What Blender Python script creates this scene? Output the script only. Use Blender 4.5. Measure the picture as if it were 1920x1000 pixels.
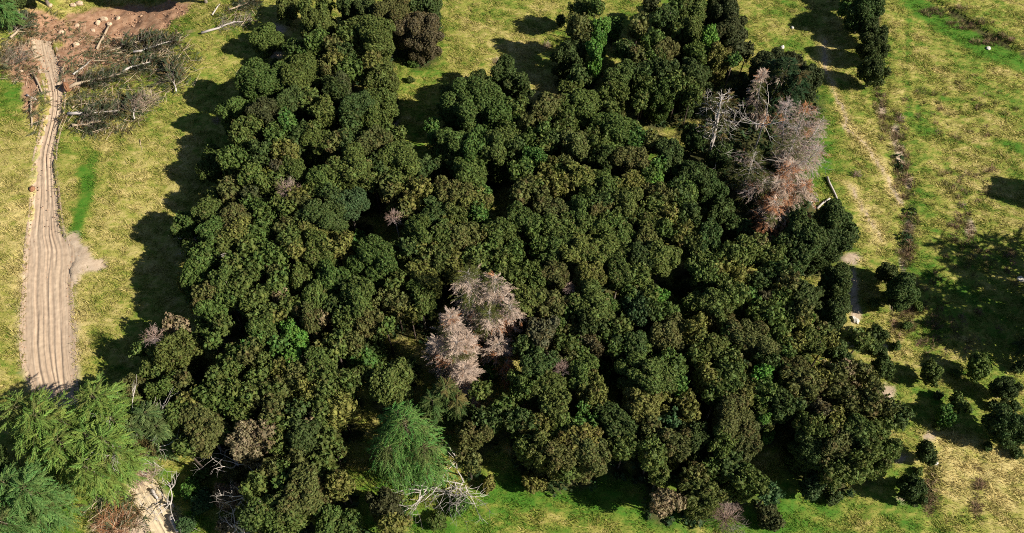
import bpy, math, random
import numpy as np
R = math.radians
scn = bpy.context.scene
COL = scn.collection
for _o in list(bpy.data.objects):
    bpy.data.objects.remove(_o)

# ------------------------------------------------------------------ camera, sky, sun, exposure
CAM_H, PITCH, HFOV = 97.0, 58.0, 60.0
cam_d = bpy.data.cameras.new('camera')
cam_d.sensor_width = 36.0
cam_d.lens = 18.0 / math.tan(R(HFOV / 2))
cam_d.clip_start, cam_d.clip_end = 1.0, 6000.0
cam = bpy.data.objects.new('camera', cam_d)
COL.objects.link(cam)
cam.location = (0, 0, CAM_H)
cam.rotation_euler = (R(90 - PITCH), 0, 0)
scn.camera = cam

SUN_EL, SUN_TURN = 36.0, 19.0            # from the right, a little from the camera's side
sd = (math.cos(R(SUN_EL)) * math.cos(R(SUN_TURN)), -math.cos(R(SUN_EL)) * math.sin(R(SUN_TURN)), math.sin(R(SUN_EL)))
world = bpy.data.worlds.new('World')
scn.world = world
world.use_nodes = True
wn = world.node_tree.nodes
wn.clear()
sky = wn.new('ShaderNodeTexSky')
sky.sky_type = 'NISHITA'
sky.sun_disc = False
sky.sun_elevation = R(SUN_EL)
sky.sun_rotation = R(90 + SUN_TURN)
sky.air_density = 0.6
sky.dust_density = 0.3
bgd = wn.new('ShaderNodeBackground')
bgd.inputs['Strength'].default_value = 0.058
wo = wn.new('ShaderNodeOutputWorld')
world.node_tree.links.new(sky.outputs[0], bgd.inputs[0])
world.node_tree.links.new(bgd.outputs[0], wo.inputs[0])
sun_d = bpy.data.lights.new('sun', 'SUN')
sun_d.energy = 5.0
sun_d.angle = R(0.5)
sun_d.color = (1.0, 0.94, 0.84)
sun = bpy.data.objects.new('sun', sun_d)
COL.objects.link(sun)
from mathutils import Vector
sun.rotation_euler = Vector(sd).to_track_quat('Z', 'Y').to_euler()
sun.location = (80, -20, 80)
scn.view_settings.view_transform = 'Standard'
scn.view_settings.look = 'None'
scn.view_settings.gamma = 1.0
scn.view_settings.exposure = 0.62
scn.cycles.filter_width = 1.0
scn.cycles.use_denoising = False
scn.cycles.max_bounces = 5
scn.cycles.diffuse_bounces = 3
scn.cycles.transmission_bounces = 3

# ------------------------------------------------------------------ where a point of the photograph lies on the ground
FPX = 960.0 / math.tan(R(HFOV / 2))
_sp, _cp = math.sin(R(PITCH)), math.cos(R(PITCH))

def ray(x, y):
    u, v = (x - 960.0) / FPX, (500.0 - y) / FPX
    return np.array([u, _cp + v * _sp, -_sp + v * _cp])

def project(X, Y, Z):
    dz = Z - CAM_H
    depth = Y * _cp - dz * _sp
    v = (Y * _sp + dz * _cp) / depth
    return 960 + FPX * X / depth, 500 - FPX * v, depth

def hash2(ix, iy, s):
    n = (ix.astype(np.int64) * 374761393 + iy.astype(np.int64) * 668265263 + s * 1442695041) & 0x7fffffff
    n = ((n ^ (n >> 13)) * 1274126177) & 0x7fffffff
    n = (n ^ (n >> 16)) & 0xffff
    return n / 65535.0

def vnoise(X, Y, s=0):
    X = np.asarray(X, float); Y = np.asarray(Y, float)
    ix, iy = np.floor(X), np.floor(Y)
    fx, fy = X - ix, Y - iy
    fx, fy = fx * fx * (3 - 2 * fx), fy * fy * (3 - 2 * fy)
    a, b = hash2(ix, iy, s), hash2(ix + 1, iy, s)
    c, d = hash2(ix, iy + 1, s), hash2(ix + 1, iy + 1, s)
    return (a * (1 - fx) + b * fx) * (1 - fy) + (c * (1 - fx) + d * fx) * fy

def fbm(X, Y, s=0, o=3):
    t, a, n = 0.0, 0.5, 0.0
    for k in range(o):
        t = t + a * vnoise(np.asarray(X) * 2 ** k, np.asarray(Y) * 2 ** k, s + 17 * k)
        n += a; a *= 0.5
    return t / n

def sstep(a, b, x):
    t = np.clip((x - a) / (b - a), 0, 1)
    return t * t * (3 - 2 * t)

def flat_at(x, y):
    d = ray(x, y)
    t = CAM_H / -d[2]
    return d[0] * t, d[1] * t

# edges of the bulldozed track, photograph rows: y, left x, right x
TRACK = [(52, 52, 84), (75, 55, 94), (100, 63, 103), (125, 72, 110), (150, 82, 117), (175, 88, 119), (200, 88, 118),
         (225, 83, 115), (250, 77, 110), (275, 70, 104), (300, 65, 103), (350, 62, 107), (400, 58, 112), (440, 54, 119),
         (470, 51, 136), (500, 48, 136), (520, 47, 131), (560, 44, 132), (600, 42, 136), (650, 41, 138), (690, 46, 140),
         (720, 56, 141), (745, 72, 142), (765, 85, 146), (800, 105, 172), (850, 160, 232), (900, 232, 286),
         (950, 262, 318), (1000, 292, 340), (1050, 312, 368)]
_tw = [(flat_at(l, y)[0], flat_at(r, y)[0], flat_at(l, y)[1]) for y, l, r in TRACK]
TY = np.array([w[2] for w in _tw][::-1]); TL = np.array([w[0] for w in _tw][::-1]); TR = np.array([w[1] for w in _tw][::-1])

def track_inside(X, Y):
    l = np.interp(Y, TY, TL); r = np.interp(Y, TY, TR)
    d = np.minimum(X - l, r - X)
    return np.where((Y > TY[0]) & (Y < TY[-1]), d, -9.0)

def seg_dist(X, Y, pts):
    best = np.full(np.shape(X), 1e9)
    for (ax, ay), (bx, by) in zip(pts[:-1], pts[1:]):
        vx, vy = bx - ax, by - ay
        t = np.clip(((X - ax) * vx + (Y - ay) * vy) / (vx * vx + vy * vy), 0, 1)
        best = np.minimum(best, np.hypot(X - ax - t * vx, Y - ay - t * vy))
    return best

def world_line(pts):
    return [flat_at(x, y) for x, y in pts]

DITCHES = [(world_line([(1640, 10), (1652, 60), (1658, 120), (1650, 165), (1652, 205), (1690, 260), (1690, 330), (1712, 360), (1700, 420), (1698, 500), (1672, 580)]), 0.9, 0.75),
           (world_line([(1800, 330), (1812, 400), (1818, 450), (1790, 480)]), 0.8, 0.4),
           (world_line([(1848, 855), (1838, 900), (1832, 940), (1832, 975)]), 0.55, 0.6),
           (world_line([(1758, 870), (1745, 900), (1740, 940), (1752, 985)]), 0.7, 0.6)]
BANK = world_line([(1735, -5), (1765, 20), (1800, 35), (1840, 62), (1890, 88), (1930, 105)])

def hnat(X, Y):
    X = np.asarray(X, float); Y = np.asarray(Y, float)
    h = 1.0 * (fbm(X / 28, Y / 28, 3) - 0.5) + 0.4 * (vnoise(X / 7, Y / 7, 5) - 0.5)
    hx, hy = flat_at(185, -25)
    h = h - 4.2 * np.exp(-(((X - hx) / 15.0) ** 2 + ((Y - hy) / 14.0) ** 2) ** 1.3)  # slip hollow, shaped so shadows of the trees beyond reach into it
    for pts, w, d in DITCHES:
        h = h - 0.5 * d * (0.15 + 0.85 * sstep(.35, .7, fbm(X / 3.0, Y / 3.0, 67))) * np.exp(-(seg_dist(X + 1.6 * (fbm(X / 2.5, Y / 2.5, 68) - .5), Y, pts) / w) ** 2)
    near = (X > 35) & (Y > 85) & (X < 120) & (Y < 160)
    if np.any(near):
        b = seg_dist(X, Y, BANK)
        ax, ay = BANK[0]; bx, by = BANK[-1]
        side = (bx - ax) * (Y - ay) - (by - ay) * (X - ax)
        up = np.where(side > 0, 1.0, -1.0) * b
        h = h + np.where(near, 0.8 * sstep(-0.3, 0.35, up) * np.exp(-np.maximum(up, 0) / 5.0), 0)
    return h

def at(x, y, z=0.0):
    """the point z above the ground that the photograph shows at pixel x, y"""
    d = ray(x, y)
    g = 0.0
    for _ in range(4):
        t = (CAM_H - z - g) / -d[2]
        X, Y = d[0] * t, d[1] * t
        g = float(hnat(np.array([X]), np.array([Y]))[0])
    return X, Y, g + z

def pxm(x, y, z=0.0):
    X, Y, Z = at(x, y, z)
    return FPX / (Y * _cp - (Z - CAM_H) * _sp)

# ------------------------------------------------------------------ objects, names, labels
def tag(o, label=None, cat=None, group=None, kind=None):
    if label: o['label'] = label
    if cat: o['category'] = cat
    if group: o['group'] = group
    if kind: o['kind'] = kind
    return o

def empty(name, loc, rz=0.0):
    o = bpy.data.objects.new(name, None)
    COL.objects.link(o)
    o.location = loc
    o.rotation_euler = (0, 0, rz)
    o.empty_display_size = 0.3
    return o

def link(name, me, parent=None):
    o = bpy.data.objects.new(name, me)
    COL.objects.link(o)
    if parent: o.parent = parent
    return o

def to_mesh(name, V, T, mat, smooth=False, **attrs):
    V = np.asarray(V, np.float32); T = np.asarray(T, np.int32)
    k = T.shape[1]
    me = bpy.data.meshes.new(name)
    me.vertices.add(len(V)); me.vertices.foreach_set('co', V.ravel())
    me.loops.add(T.size); me.loops.foreach_set('vertex_index', T.ravel())
    me.polygons.add(len(T)); me.polygons.foreach_set('loop_start', np.arange(0, T.size, k, dtype=np.int32))
    me.polygons.foreach_set('use_smooth', np.full(len(T), smooth, bool))
    for an, av in attrs.items():
        a = me.attributes.new(an, 'FLOAT', 'POINT')
        a.data.foreach_set('value', np.asarray(av, np.float32))
    me.update(calc_edges=True)
    if mat: me.materials.append(mat)
    return me

class Mesh:
    def __init__(s):
        s.V, s.T, s.A, s.n = [], [], [], 0
    def add(s, V, T, a=0.5):
        V = np.asarray(V, float); T = np.asarray(T, int)
        s.V.append(V); s.T.append(T + s.n); s.n += len(V)
        s.A.append(np.broadcast_to(np.asarray(a, float), (len(V),)))
    def build(s, name, mat, smooth=False):
        return to_mesh(name, np.concatenate(s.V), np.concatenate(s.T), mat, smooth, tint=np.concatenate(s.A))

def ico(sub):
    import bmesh
    bm = bmesh.new()
    bmesh.ops.create_icosphere(bm, subdivisions=sub, radius=1.0)
    V = np.array([v.co[:] for v in bm.verts]); T = np.array([[v.index for v in f.verts] for f in bm.faces])
    bm.free()
    return V, T
ICO1, ICO2 = ico(1), ico(2)

def unit(v):
    return v / np.maximum(np.linalg.norm(v, axis=-1, keepdims=True), 1e-9)

def tube(M, P, rad, n=6, a=0.5, cap=True):
    """a tapered round bar along the points P"""
    P = np.asarray(P, float); m = len(P)
    rad = np.broadcast_to(np.asarray(rad, float), (m,))
    d = unit(np.gradient(P, axis=0))
    ref = np.array([0, 0, 1.0]) if abs(d[0][2]) < 0.9 else np.array([1.0, 0, 0])
    x = unit(np.cross(d, ref)); y = np.cross(d, x)
    an = np.arange(n) * 2 * np.pi / n
    V = P[:, None] + rad[:, None, None] * (np.cos(an)[None, :, None] * x[:, None] + np.sin(an)[None, :, None] * y[:, None])
    V = V.reshape(-1, 3)
    T = []
    for i in range(m - 1):
        for j in range(n):
            p, q = i * n + j, i * n + (j + 1) % n
            T += [(p, q, q + n), (p, q + n, p + n)]
    if cap:
        for j in range(1, n - 1):
            T.append((0, j + 1, j)); T.append(((m - 1) * n, (m - 1) * n + j, (m - 1) * n + j + 1))
    M.add(V, T, a)

# ------------------------------------------------------------------ materials
def nodes(name):
    m = bpy.data.materials.new(name)
    m.use_nodes = True
    nt = m.node_tree
    nt.nodes.clear()
    out = nt.nodes.new('ShaderNodeOutputMaterial')
    def N(t, **kw):
        n = nt.nodes.new(t)
        for k, v in kw.items(): setattr(n, k, v)
        return n
    def L(a, b): nt.links.new(a, b)
    return m, N, L, out

def mixc(N, L, f, a, b, blend='MIX'):
    n = N('ShaderNodeMix', data_type='RGBA', blend_type=blend)
    for s, v in ((0, f), (6, a), (7, b)):
        if hasattr(v, 'links'): L(v, n.inputs[s])
        else: n.inputs[s].default_value = v if s == 0 else (*v, 1)
    return n.outputs[2]

def rng_map(N, L, v, a, b, c, d):
    n = N('ShaderNodeMapRange')
    L(v, n.inputs[0])
    for i, x in enumerate((a, b, c, d)): n.inputs[i + 1].default_value = x
    return n.outputs[0]

def math_(N, L, op, a, b=None):
    n = N('ShaderNodeMath', operation=op)
    for i, v in enumerate((a, b)):
        if v is None: continue
        if hasattr(v, 'links'): L(v, n.inputs[i])
        else: n.inputs[i].default_value = v
    return n.outputs[0]

def foliage_mat(name, brown=(0.140, 0.108, 0.040), transl=0.24, own=True):
    """leaf colour from the tree's own colour; its alpha says how many sprays have gone brown"""
    m, N, L, out = nodes(name)
    if own:
        oi = N('ShaderNodeObjectInfo'); ocol, oalpha = oi.outputs['Color'], oi.outputs['Alpha']
    else:                                    # many crowns in one mesh: the colour is stored with each
        oi = N('ShaderNodeAttribute', attribute_name='leaf'); ocol, oalpha = oi.outputs['Color'], oi.outputs['Alpha']
    at_ = N('ShaderNodeAttribute', attribute_name='tint')
    geo = N('ShaderNodeNewGeometry')
    t = at_.outputs['Fac']
    thr = math_(N, L, 'SUBTRACT', 1.0, oalpha)
    bm = N('ShaderNodeMath', operation='SUBTRACT'); L(t, bm.inputs[0]); L(thr, bm.inputs[1])
    bf = rng_map(N, L, bm.outputs[0], -0.1, 0.15, 0.0, 0.75)
    h = math_(N, L, 'FRACT', math_(N, L, 'MULTIPLY', t, 7.13))
    v1 = rng_map(N, L, h, 0, 1, 0.74, 1.28)
    v2 = rng_map(N, L, geo.outputs['Random Per Island'], 0, 1, 0.82, 1.2)
    v = math_(N, L, 'MULTIPLY', v1, v2)
    c = mixc(N, L, bf, ocol, brown)
    hs = N('ShaderNodeHueSaturation')
    L(c, hs.inputs['Color']); L(v, hs.inputs['Value'])
    L(rng_map(N, L, math_(N, L, 'FRACT', math_(N, L, 'MULTIPLY', t, 23.7)), 0, 1, 0.475, 0.525), hs.inputs['Hue'])
    p = N('ShaderNodeBsdfPrincipled')
    L(hs.outputs[0], p.inputs['Base Color'])
    p.inputs['Roughness'].default_value = 0.62
    p.inputs['Specular IOR Level'].default_value = 0.14
    tr = N('ShaderNodeBsdfTranslucent'); L(hs.outputs[0], tr.inputs[0])
    mx = N('ShaderNodeMixShader'); mx.inputs[0].default_value = transl
    L(p.outputs[0], mx.inputs[1]); L(tr.outputs[0], mx.inputs[2]); L(mx.outputs[0], out.inputs[0])
    return m

def plain_mat(name, c1, c2, scale=3.0, rough=0.85, stretch=(1, 1, 1), bump=0.3, island=0.0):
    m, N, L, out = nodes(name)
    tc = N('ShaderNodeTexCoord'); mp = N('ShaderNodeMapping'); mp.inputs['Scale'].default_value = stretch
    L(tc.outputs['Object'], mp.inputs[0])
    nz = N('ShaderNodeTexNoise'); nz.inputs['Scale'].default_value = scale; nz.inputs['Detail'].default_value = 6
    L(mp.outputs[0], nz.inputs['Vector'])
    c = mixc(N, L, rng_map(N, L, nz.outputs['Fac'], 0.3, 0.7, 0, 1), c1, c2)
    if island:
        geo = N('ShaderNodeNewGeometry'); hs = N('ShaderNodeHueSaturation'); L(c, hs.inputs['Color'])
        L(rng_map(N, L, geo.outputs['Random Per Island'], 0, 1, 1 - island, 1 + island), hs.inputs['Value'])
        c = hs.outputs[0]
    p = N('ShaderNodeBsdfPrincipled'); L(c, p.inputs['Base Color'])
    p.inputs['Roughness'].default_value = rough; p.inputs['Specular IOR Level'].default_value = 0.2
    if bump:
        b = N('ShaderNodeBump'); b.inputs['Strength'].default_value = bump; b.inputs['Distance'].default_value = 0.05
        L(nz.outputs['Fac'], b.inputs['Height']); L(b.outputs[0], p.inputs['Normal'])
    L(p.outputs[0], out.inputs[0])
    return m

def ground_mat(name, blades=False):
    """pasture: 'dry' runs from lush green to straw, 'soil' bares the earth, 'litter' is leaf litter under trees"""
    m, N, L, out = nodes(name)
    A = lambda n: N('ShaderNodeAttribute', attribute_name=n).outputs['Fac']
    geo = N('ShaderNodeNewGeometry')
    dry = A('dry')
    if blades:
        d2 = math_(N, L, 'ADD', dry, rng_map(N, L, geo.outputs['Random Per Island'], 0, 1, -0.17, 0.17))
    else:
        n1 = N('ShaderNodeTexNoise'); n1.inputs['Scale'].default_value = 0.9; n1.inputs['Detail'].default_value = 8; n1.inputs['Roughness'].default_value = 0.7
        mp = N('ShaderNodeMapping'); mp.inputs['Rotation'].default_value = (0, 0, R(25)); mp.inputs['Scale'].default_value = (0.7, 1.7, 1)
        L(geo.outputs['Position'], mp.inputs[0]); L(mp.outputs[0], n1.inputs['Vector'])
        d2 = math_(N, L, 'ADD', dry, rng_map(N, L, n1.outputs['Fac'], 0.3, 0.7, -0.3, 0.3))
    rp = N('ShaderNodeValToRGB'); L(d2, rp.inputs[0])
    e = rp.color_ramp.elements
    e[0].position, e[0].color = 0.0, (0.065, 0.172, 0.014, 1)
    e[1].position, e[1].color = 1.0, (0.57, 0.46, 0.18, 1)
    for pos, c in ((0.3, (0.155, 0.215, 0.028, 1)), (0.55, (0.31, 0.295, 0.062, 1)), (0.78, (0.43, 0.365, 0.12, 1))):
        x = e.new(pos); x.color = c
    c = rp.outputs[0]
    if not blades:
        n2 = N('ShaderNodeTexNoise'); n2.inputs['Scale'].default_value = 1.3; n2.inputs['Detail'].default_value = 8; n2.inputs['Roughness'].default_value = 0.7
        L(geo.outputs['Position'], n2.inputs['Vector'])
        f2 = rng_map(N, L, n2.outputs['Fac'], 0.3, 0.7, 0, 1)
        soil = mixc(N, L, f2, (0.24, 0.115, 0.06), (0.50, 0.31, 0.19))
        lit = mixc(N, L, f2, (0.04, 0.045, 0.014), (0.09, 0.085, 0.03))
        # thin earth shows between the tussocks
        c = mixc(N, L, rng_map(N, L, f2, 0.35, 0.0, 0.0, 0.28), c, (0.12, 0.10, 0.035))
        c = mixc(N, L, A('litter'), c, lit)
        soil = mixc(N, L, A('red'), mixc(N, L, f2, (0.36, 0.26, 0.17), (0.58, 0.46, 0.33)), soil)
        c = mixc(N, L, A('soil'), c, soil)
    hs = N('ShaderNodeHueSaturation'); L(c, hs.inputs['Color'])
    if blades: L(rng_map(N, L, geo.outputs['Random Per Island'], 0, 1, 0.72, 1.3), hs.inputs['Value'])
    p = N('ShaderNodeBsdfPrincipled'); L(hs.outputs[0], p.inputs['Base Color'])
    p.inputs['Roughness'].default_value = 0.8; p.inputs['Specular IOR Level'].default_value = 0.15
    if blades:
        tr = N('ShaderNodeBsdfTranslucent'); L(hs.outputs[0], tr.inputs[0])
        mx = N('ShaderNodeMixShader'); mx.inputs[0].default_value = 0.25
        L(p.outputs[0], mx.inputs[1]); L(tr.outputs[0], mx.inputs[2]); L(mx.outputs[0], out.inputs[0])
    else:
        b = N('ShaderNodeBump'); b.inputs['Strength'].default_value = 0.7; b.inputs['Distance'].default_value = 0.12
        L(n2.outputs['Fac'], b.inputs['Height']); L(b.outputs[0], p.inputs['Normal'])
        L(p.outputs[0], out.inputs[0])
    return m

M_LEAF = foliage_mat('broad_leaf')
M_LEAF_MASS = foliage_mat('broad_leaf_mass', own=False)
M_NEEDLE = foliage_mat('conifer_spray', brown=(0.20, 0.13, 0.05), transl=0.34)
M_BARK = plain_mat('grey_bark', (0.16, 0.12, 0.09), (0.28, 0.24, 0.19), 6, stretch=(3, 3, 0.6))
M_DEADWOOD = plain_mat('bleached_wood', (0.42, 0.36, 0.31), (0.62, 0.56, 0.50), 5, stretch=(3, 3, 0.6))
M_DEADSPRAY = plain_mat('dead_spray', (0.36, 0.25, 0.17), (0.56, 0.44, 0.35), 0.9, island=0.25, bump=0)
M_RUST = plain_mat('rust_spray', (0.30, 0.13, 0.055), (0.46, 0.22, 0.11), 1.5, island=0.3, bump=0)
M_LILAC = plain_mat('lilac_twigs', (0.34, 0.21, 0.13), (0.42, 0.345, 0.325), 0.45, island=0.25, bump=0)
M_ROCK = plain_mat('clay_rock', (0.42, 0.29, 0.18), (0.60, 0.46, 0.32), 4)
M_PALEROCK = plain_mat('pale_rock', (0.55, 0.50, 0.42), (0.74, 0.68, 0.58), 4)
M_LOG = plain_mat('stripped_log', (0.34, 0.25, 0.16), (0.52, 0.41, 0.28), 5, stretch=(4, 4, 0.5))
M_ROOT = plain_mat('root_earth', (0.20, 0.09, 0.045), (0.34, 0.17, 0.09), 3)
M_GROUND = ground_mat('pasture_ground')
M_BLADE = ground_mat('grass_blade', True)
# ------------------------------------------------------------------ setting: ground, bare soil, track
# zones (photograph ellipses): x, y, rx, ry, strength
DRYZONES = [(30, 480, 60, 220, 0.16), (20, 330, 50, 110, 0.12), (230, 400, 130, 180, 0.05), (150, 660, 30, 90, 0.2),
            (900, 60, 120, 80, 0.05), (985, 80, 50, 80, 0.16), (1000, 165, 40, 40, 0.14), (690, 110, 30, 30, 0.1),
            (1600, 170, 30, 60, 0.06), (1640, 330, 40, 100, 0.04), (1550, 60, 30, 60, 0.22), (1460, 80, 60, 80, 0.08),
            (1760, 120, 80, 100, 0.08), (1830, 330, 80, 110, 0.12), (1790, 880, 50, 60, 0.32), (1870, 920, 60, 80, 0.3),
            (1800, 650, 40, 25, 0.2), (1790, 940, 40, 40, 0.2), (1010, 970, 60, 25, 0.25), (1140, 985, 80, 18, 0.3),
            (920, 950, 40, 30, 0.1), (1500, 955, 40, 30, 0.2), (1560, 980, 40, 30, 0.2), (1660, 970, 50, 30, 0.18), (1680, 640, 25, 60, 0.25)]
WETZONES = [(20, 190, 40, 60, 0.35), (160, 350, 14, 70, 0.5), (148, 420, 12, 40, 0.5), (330, 40, 30, 40, 0.3), (1450, 40, 40, 60, 0.2),
            (780, 120, 40, 30, 0.3), (820, 40, 30, 40, 0.2), (1060, 915, 110, 40, 0.5), (950, 950, 70, 40, 0.3), (1210, 965, 100, 38, 0.45), (1000, 985, 130, 30, 0.12),
            (1500, 985, 90, 60, 0.32), (1680, 960, 40, 60, 0.3), (1535, 240, 48, 100, 0.34), (1590, 120, 24, 60, .12), (1625, 210, 22, 60, .12), (1500, 60, 40, 60, .15), (1580, 420, 30, 60, .15), (1730, 190, 18, 120, 0.22), (1870, 380, 60, 20, 0.2),
            (1790, 560, 90, 70, 0.3), (1745, 640, 30, 30, 0.25), (1480, 950, 30, 60, 0.25), (1420, 970, 70, 40, 0.35), (1890, 620, 50, 60, 0.2),
            (1560, 950, 60, 30, 0.25), (120, 300, 20, 60, 0.12)]
GREENLANES = [(world_line([(1690, -10), (1760, 40), (1830, 80), (1930, 125)]), 2.0, 0.7), (world_line([(178, 290), (165, 370), (140, 440)]), 0.8, 0.35),
              (world_line([(1870, 270), (1930, 285)]), 1.2, 0.3), (world_line([(1705, 40), (1702, 140), (1708, 230)]), 0.5, 0.25)]
PALELANES = [(world_line([(1545, 75), (1550, 130), (1575, 190), (1590, 240), (1640, 290), (1665, 330), (1690, 380)]), 0.7, 0.6),
             (world_line([(1595, 350), (1625, 400), (1650, 450)]), 0.9, 0.42), (world_line([(137, 600), (140, 700)]), 0.9, 0.3),
             (world_line([(155, 620), (170, 665)]), 0.4, 0.25), (world_line([(165, 400), (150, 440)]), 0.2, 0.4)]
SOILZONES = [(215, 15, 125, 42, 1.0), (285, 5, 70, 30, 1.0), (128, 95, 36, 85, 1.1), (185, 85, 70, 40, .8), (240, 60, 60, 35, .8), (200, 55, 70, 30, .85), (60, 165, 22, 70, .8), (70, 230, 10, 40, .5), (45, 105, 50, 55, .95), (70, 30, 60, 40, .9),
             (735, 222, 13, 18, 1.1), (1595, 488, 22, 14, .85), (1600, 540, 12, 50, .8), (1605, 590, 12, 22, .8), (1660, 740, 20, 22, .85), (1655, 655, 12, 10, .9), (146, 488, 30, 30, 1.2), (172, 497, 34, 13, 1.2), (140, 462, 16, 26, 1.1), (140, 520, 12, 20, .9), (1655, 205, 9, 22, .9), (1680, 250, 11, 25, .9), (1690, 295, 11, 30, 1.), (1705, 340, 10, 15, .9), (1706, 430, 9, 25, .8), (1695, 480, 9, 25, .9), (1820, 430, 12, 20, .8), (1600, 640, 10, 12, .9), (1672, 560, 10, 26, .8),
             (1690, 860, 14, 8, .8), (1752, 865, 8, 12, .8), (520, 55, 22, 14, .8), (515, 102, 16, 8, .8), (450, 135, 14, 6, .7), (230, 985, 75, 28, 1.0), (700, 105, 25, 14, .8),
             (1700, 935, 24, 7, .9), (240, 880, 40, 30, .9), (1740, 820, 18, 12, .7), (345, 55, 30, 9, .5), (355, 180, 20, 10, .3), (1685, 275, 12, 45, .5), (1700, 470, 8, 30, .4)]

def zone_sum(px, py, zs):
    t = np.zeros_like(px)
    for x, y, rx, ry, s in zs:
        t = np.maximum(t, s * np.exp(-((((px - x) / rx) ** 2 + ((py - y) / ry) ** 2)) ** 1.5))
    return t

def zone_add(px, py, zs):
    t = np.zeros_like(px)
    for x, y, rx, ry, s in zs:
        t = t + s * np.exp(-(((px - x) / rx) ** 2 + ((py - y) / ry) ** 2))
    return t

def dryness(X, Y):
    Z = np.zeros_like(X)
    px, py, _ = project(X, Y, Z)
    base = 0.50 + zone_add(px, py, DRYZONES) - zone_add(px, py, WETZONES)
    base = np.where((py > 880) & (px < 1730), base - 0.14, base)
    base = base + 0.55 * (fbm(X / 7.0, Y / 7.0, 21) - 0.5) + 0.62 * (fbm((X * .91 - Y * .42) / 2.6, (X * .42 + Y * .91) / 0.5, 31) - 0.5) + 0.38 * (vnoise(X / 0.45, Y / 0.35, 33) - 0.5)
    right = sstep(1620, 1720, px)
    base = base + right * (0.6 * (fbm((X * .87 - Y * .5) / 4.0, (X * .5 + Y * .87) / 1.0, 41) - 0.52))
    for pts, w, s in GREENLANES: base = base - s * np.exp(-(seg_dist(X, Y, pts) / w) ** 4)
    for pts, w, s in PALELANES: base = base + s * np.exp(-(seg_dist(X, Y, pts) / w) ** 2)
    for pts, w, d in DITCHES: base = base - 0.3 * vnoise(X / 2, Y / 2, 66) * np.exp(-(seg_dist(X, Y, pts) / w) ** 2)
    return np.clip(base, 0.02, 1.0)

def soilness(X, Y):
    px, py, _ = project(X, Y, np.zeros_like(X))
    s = zone_sum(px, py, SOILZONES) + 0.5 * (fbm(X / 1.8, Y / 1.8, 51) - 0.5) + 0.25 * (fbm(X / 0.6, Y / 0.6, 52) - 0.5)
    for pts, w, d in PALELANES[:2]: s = np.maximum(s, (.35 + .5 * fbm(X / 1.5, Y / 1.5, 53)) * np.exp(-(seg_dist(X + .8 * (vnoise(X / 3, Y / 3, 54) - .5), Y, pts) / .45) ** 2))
    return sstep(0.32, 0.62, s)

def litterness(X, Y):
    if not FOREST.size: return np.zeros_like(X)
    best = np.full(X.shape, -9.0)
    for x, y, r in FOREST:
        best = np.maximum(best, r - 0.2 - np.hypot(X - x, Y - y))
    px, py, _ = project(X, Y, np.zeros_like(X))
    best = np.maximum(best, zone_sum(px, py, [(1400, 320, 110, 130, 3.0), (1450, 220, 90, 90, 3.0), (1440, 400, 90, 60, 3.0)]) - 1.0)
    lane = 1.9 * np.exp(-(seg_dist(X, Y, BANK) / .8) ** 2) * sstep(.3, .5, fbm(X / 2.5, Y / 2.5, 62))  # bank and ditch lines take the same dark ground colour
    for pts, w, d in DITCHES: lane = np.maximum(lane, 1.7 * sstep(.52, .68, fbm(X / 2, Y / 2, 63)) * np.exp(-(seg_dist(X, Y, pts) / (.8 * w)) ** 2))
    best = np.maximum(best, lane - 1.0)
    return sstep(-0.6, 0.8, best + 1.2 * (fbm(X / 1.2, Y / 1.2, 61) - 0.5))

def axis(lo, hi, step, far):
    a = list(np.arange(lo, hi + step / 2, step))
    s, p = step, lo
    left = []
    while p > -far:
        s *= 1.5; p -= s; left.append(p)
    s, p = step, hi
    right = []
    while p < far:
        s *= 1.5; p += s; right.append(p)
    return np.array(left[::-1] + a + right)

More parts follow.
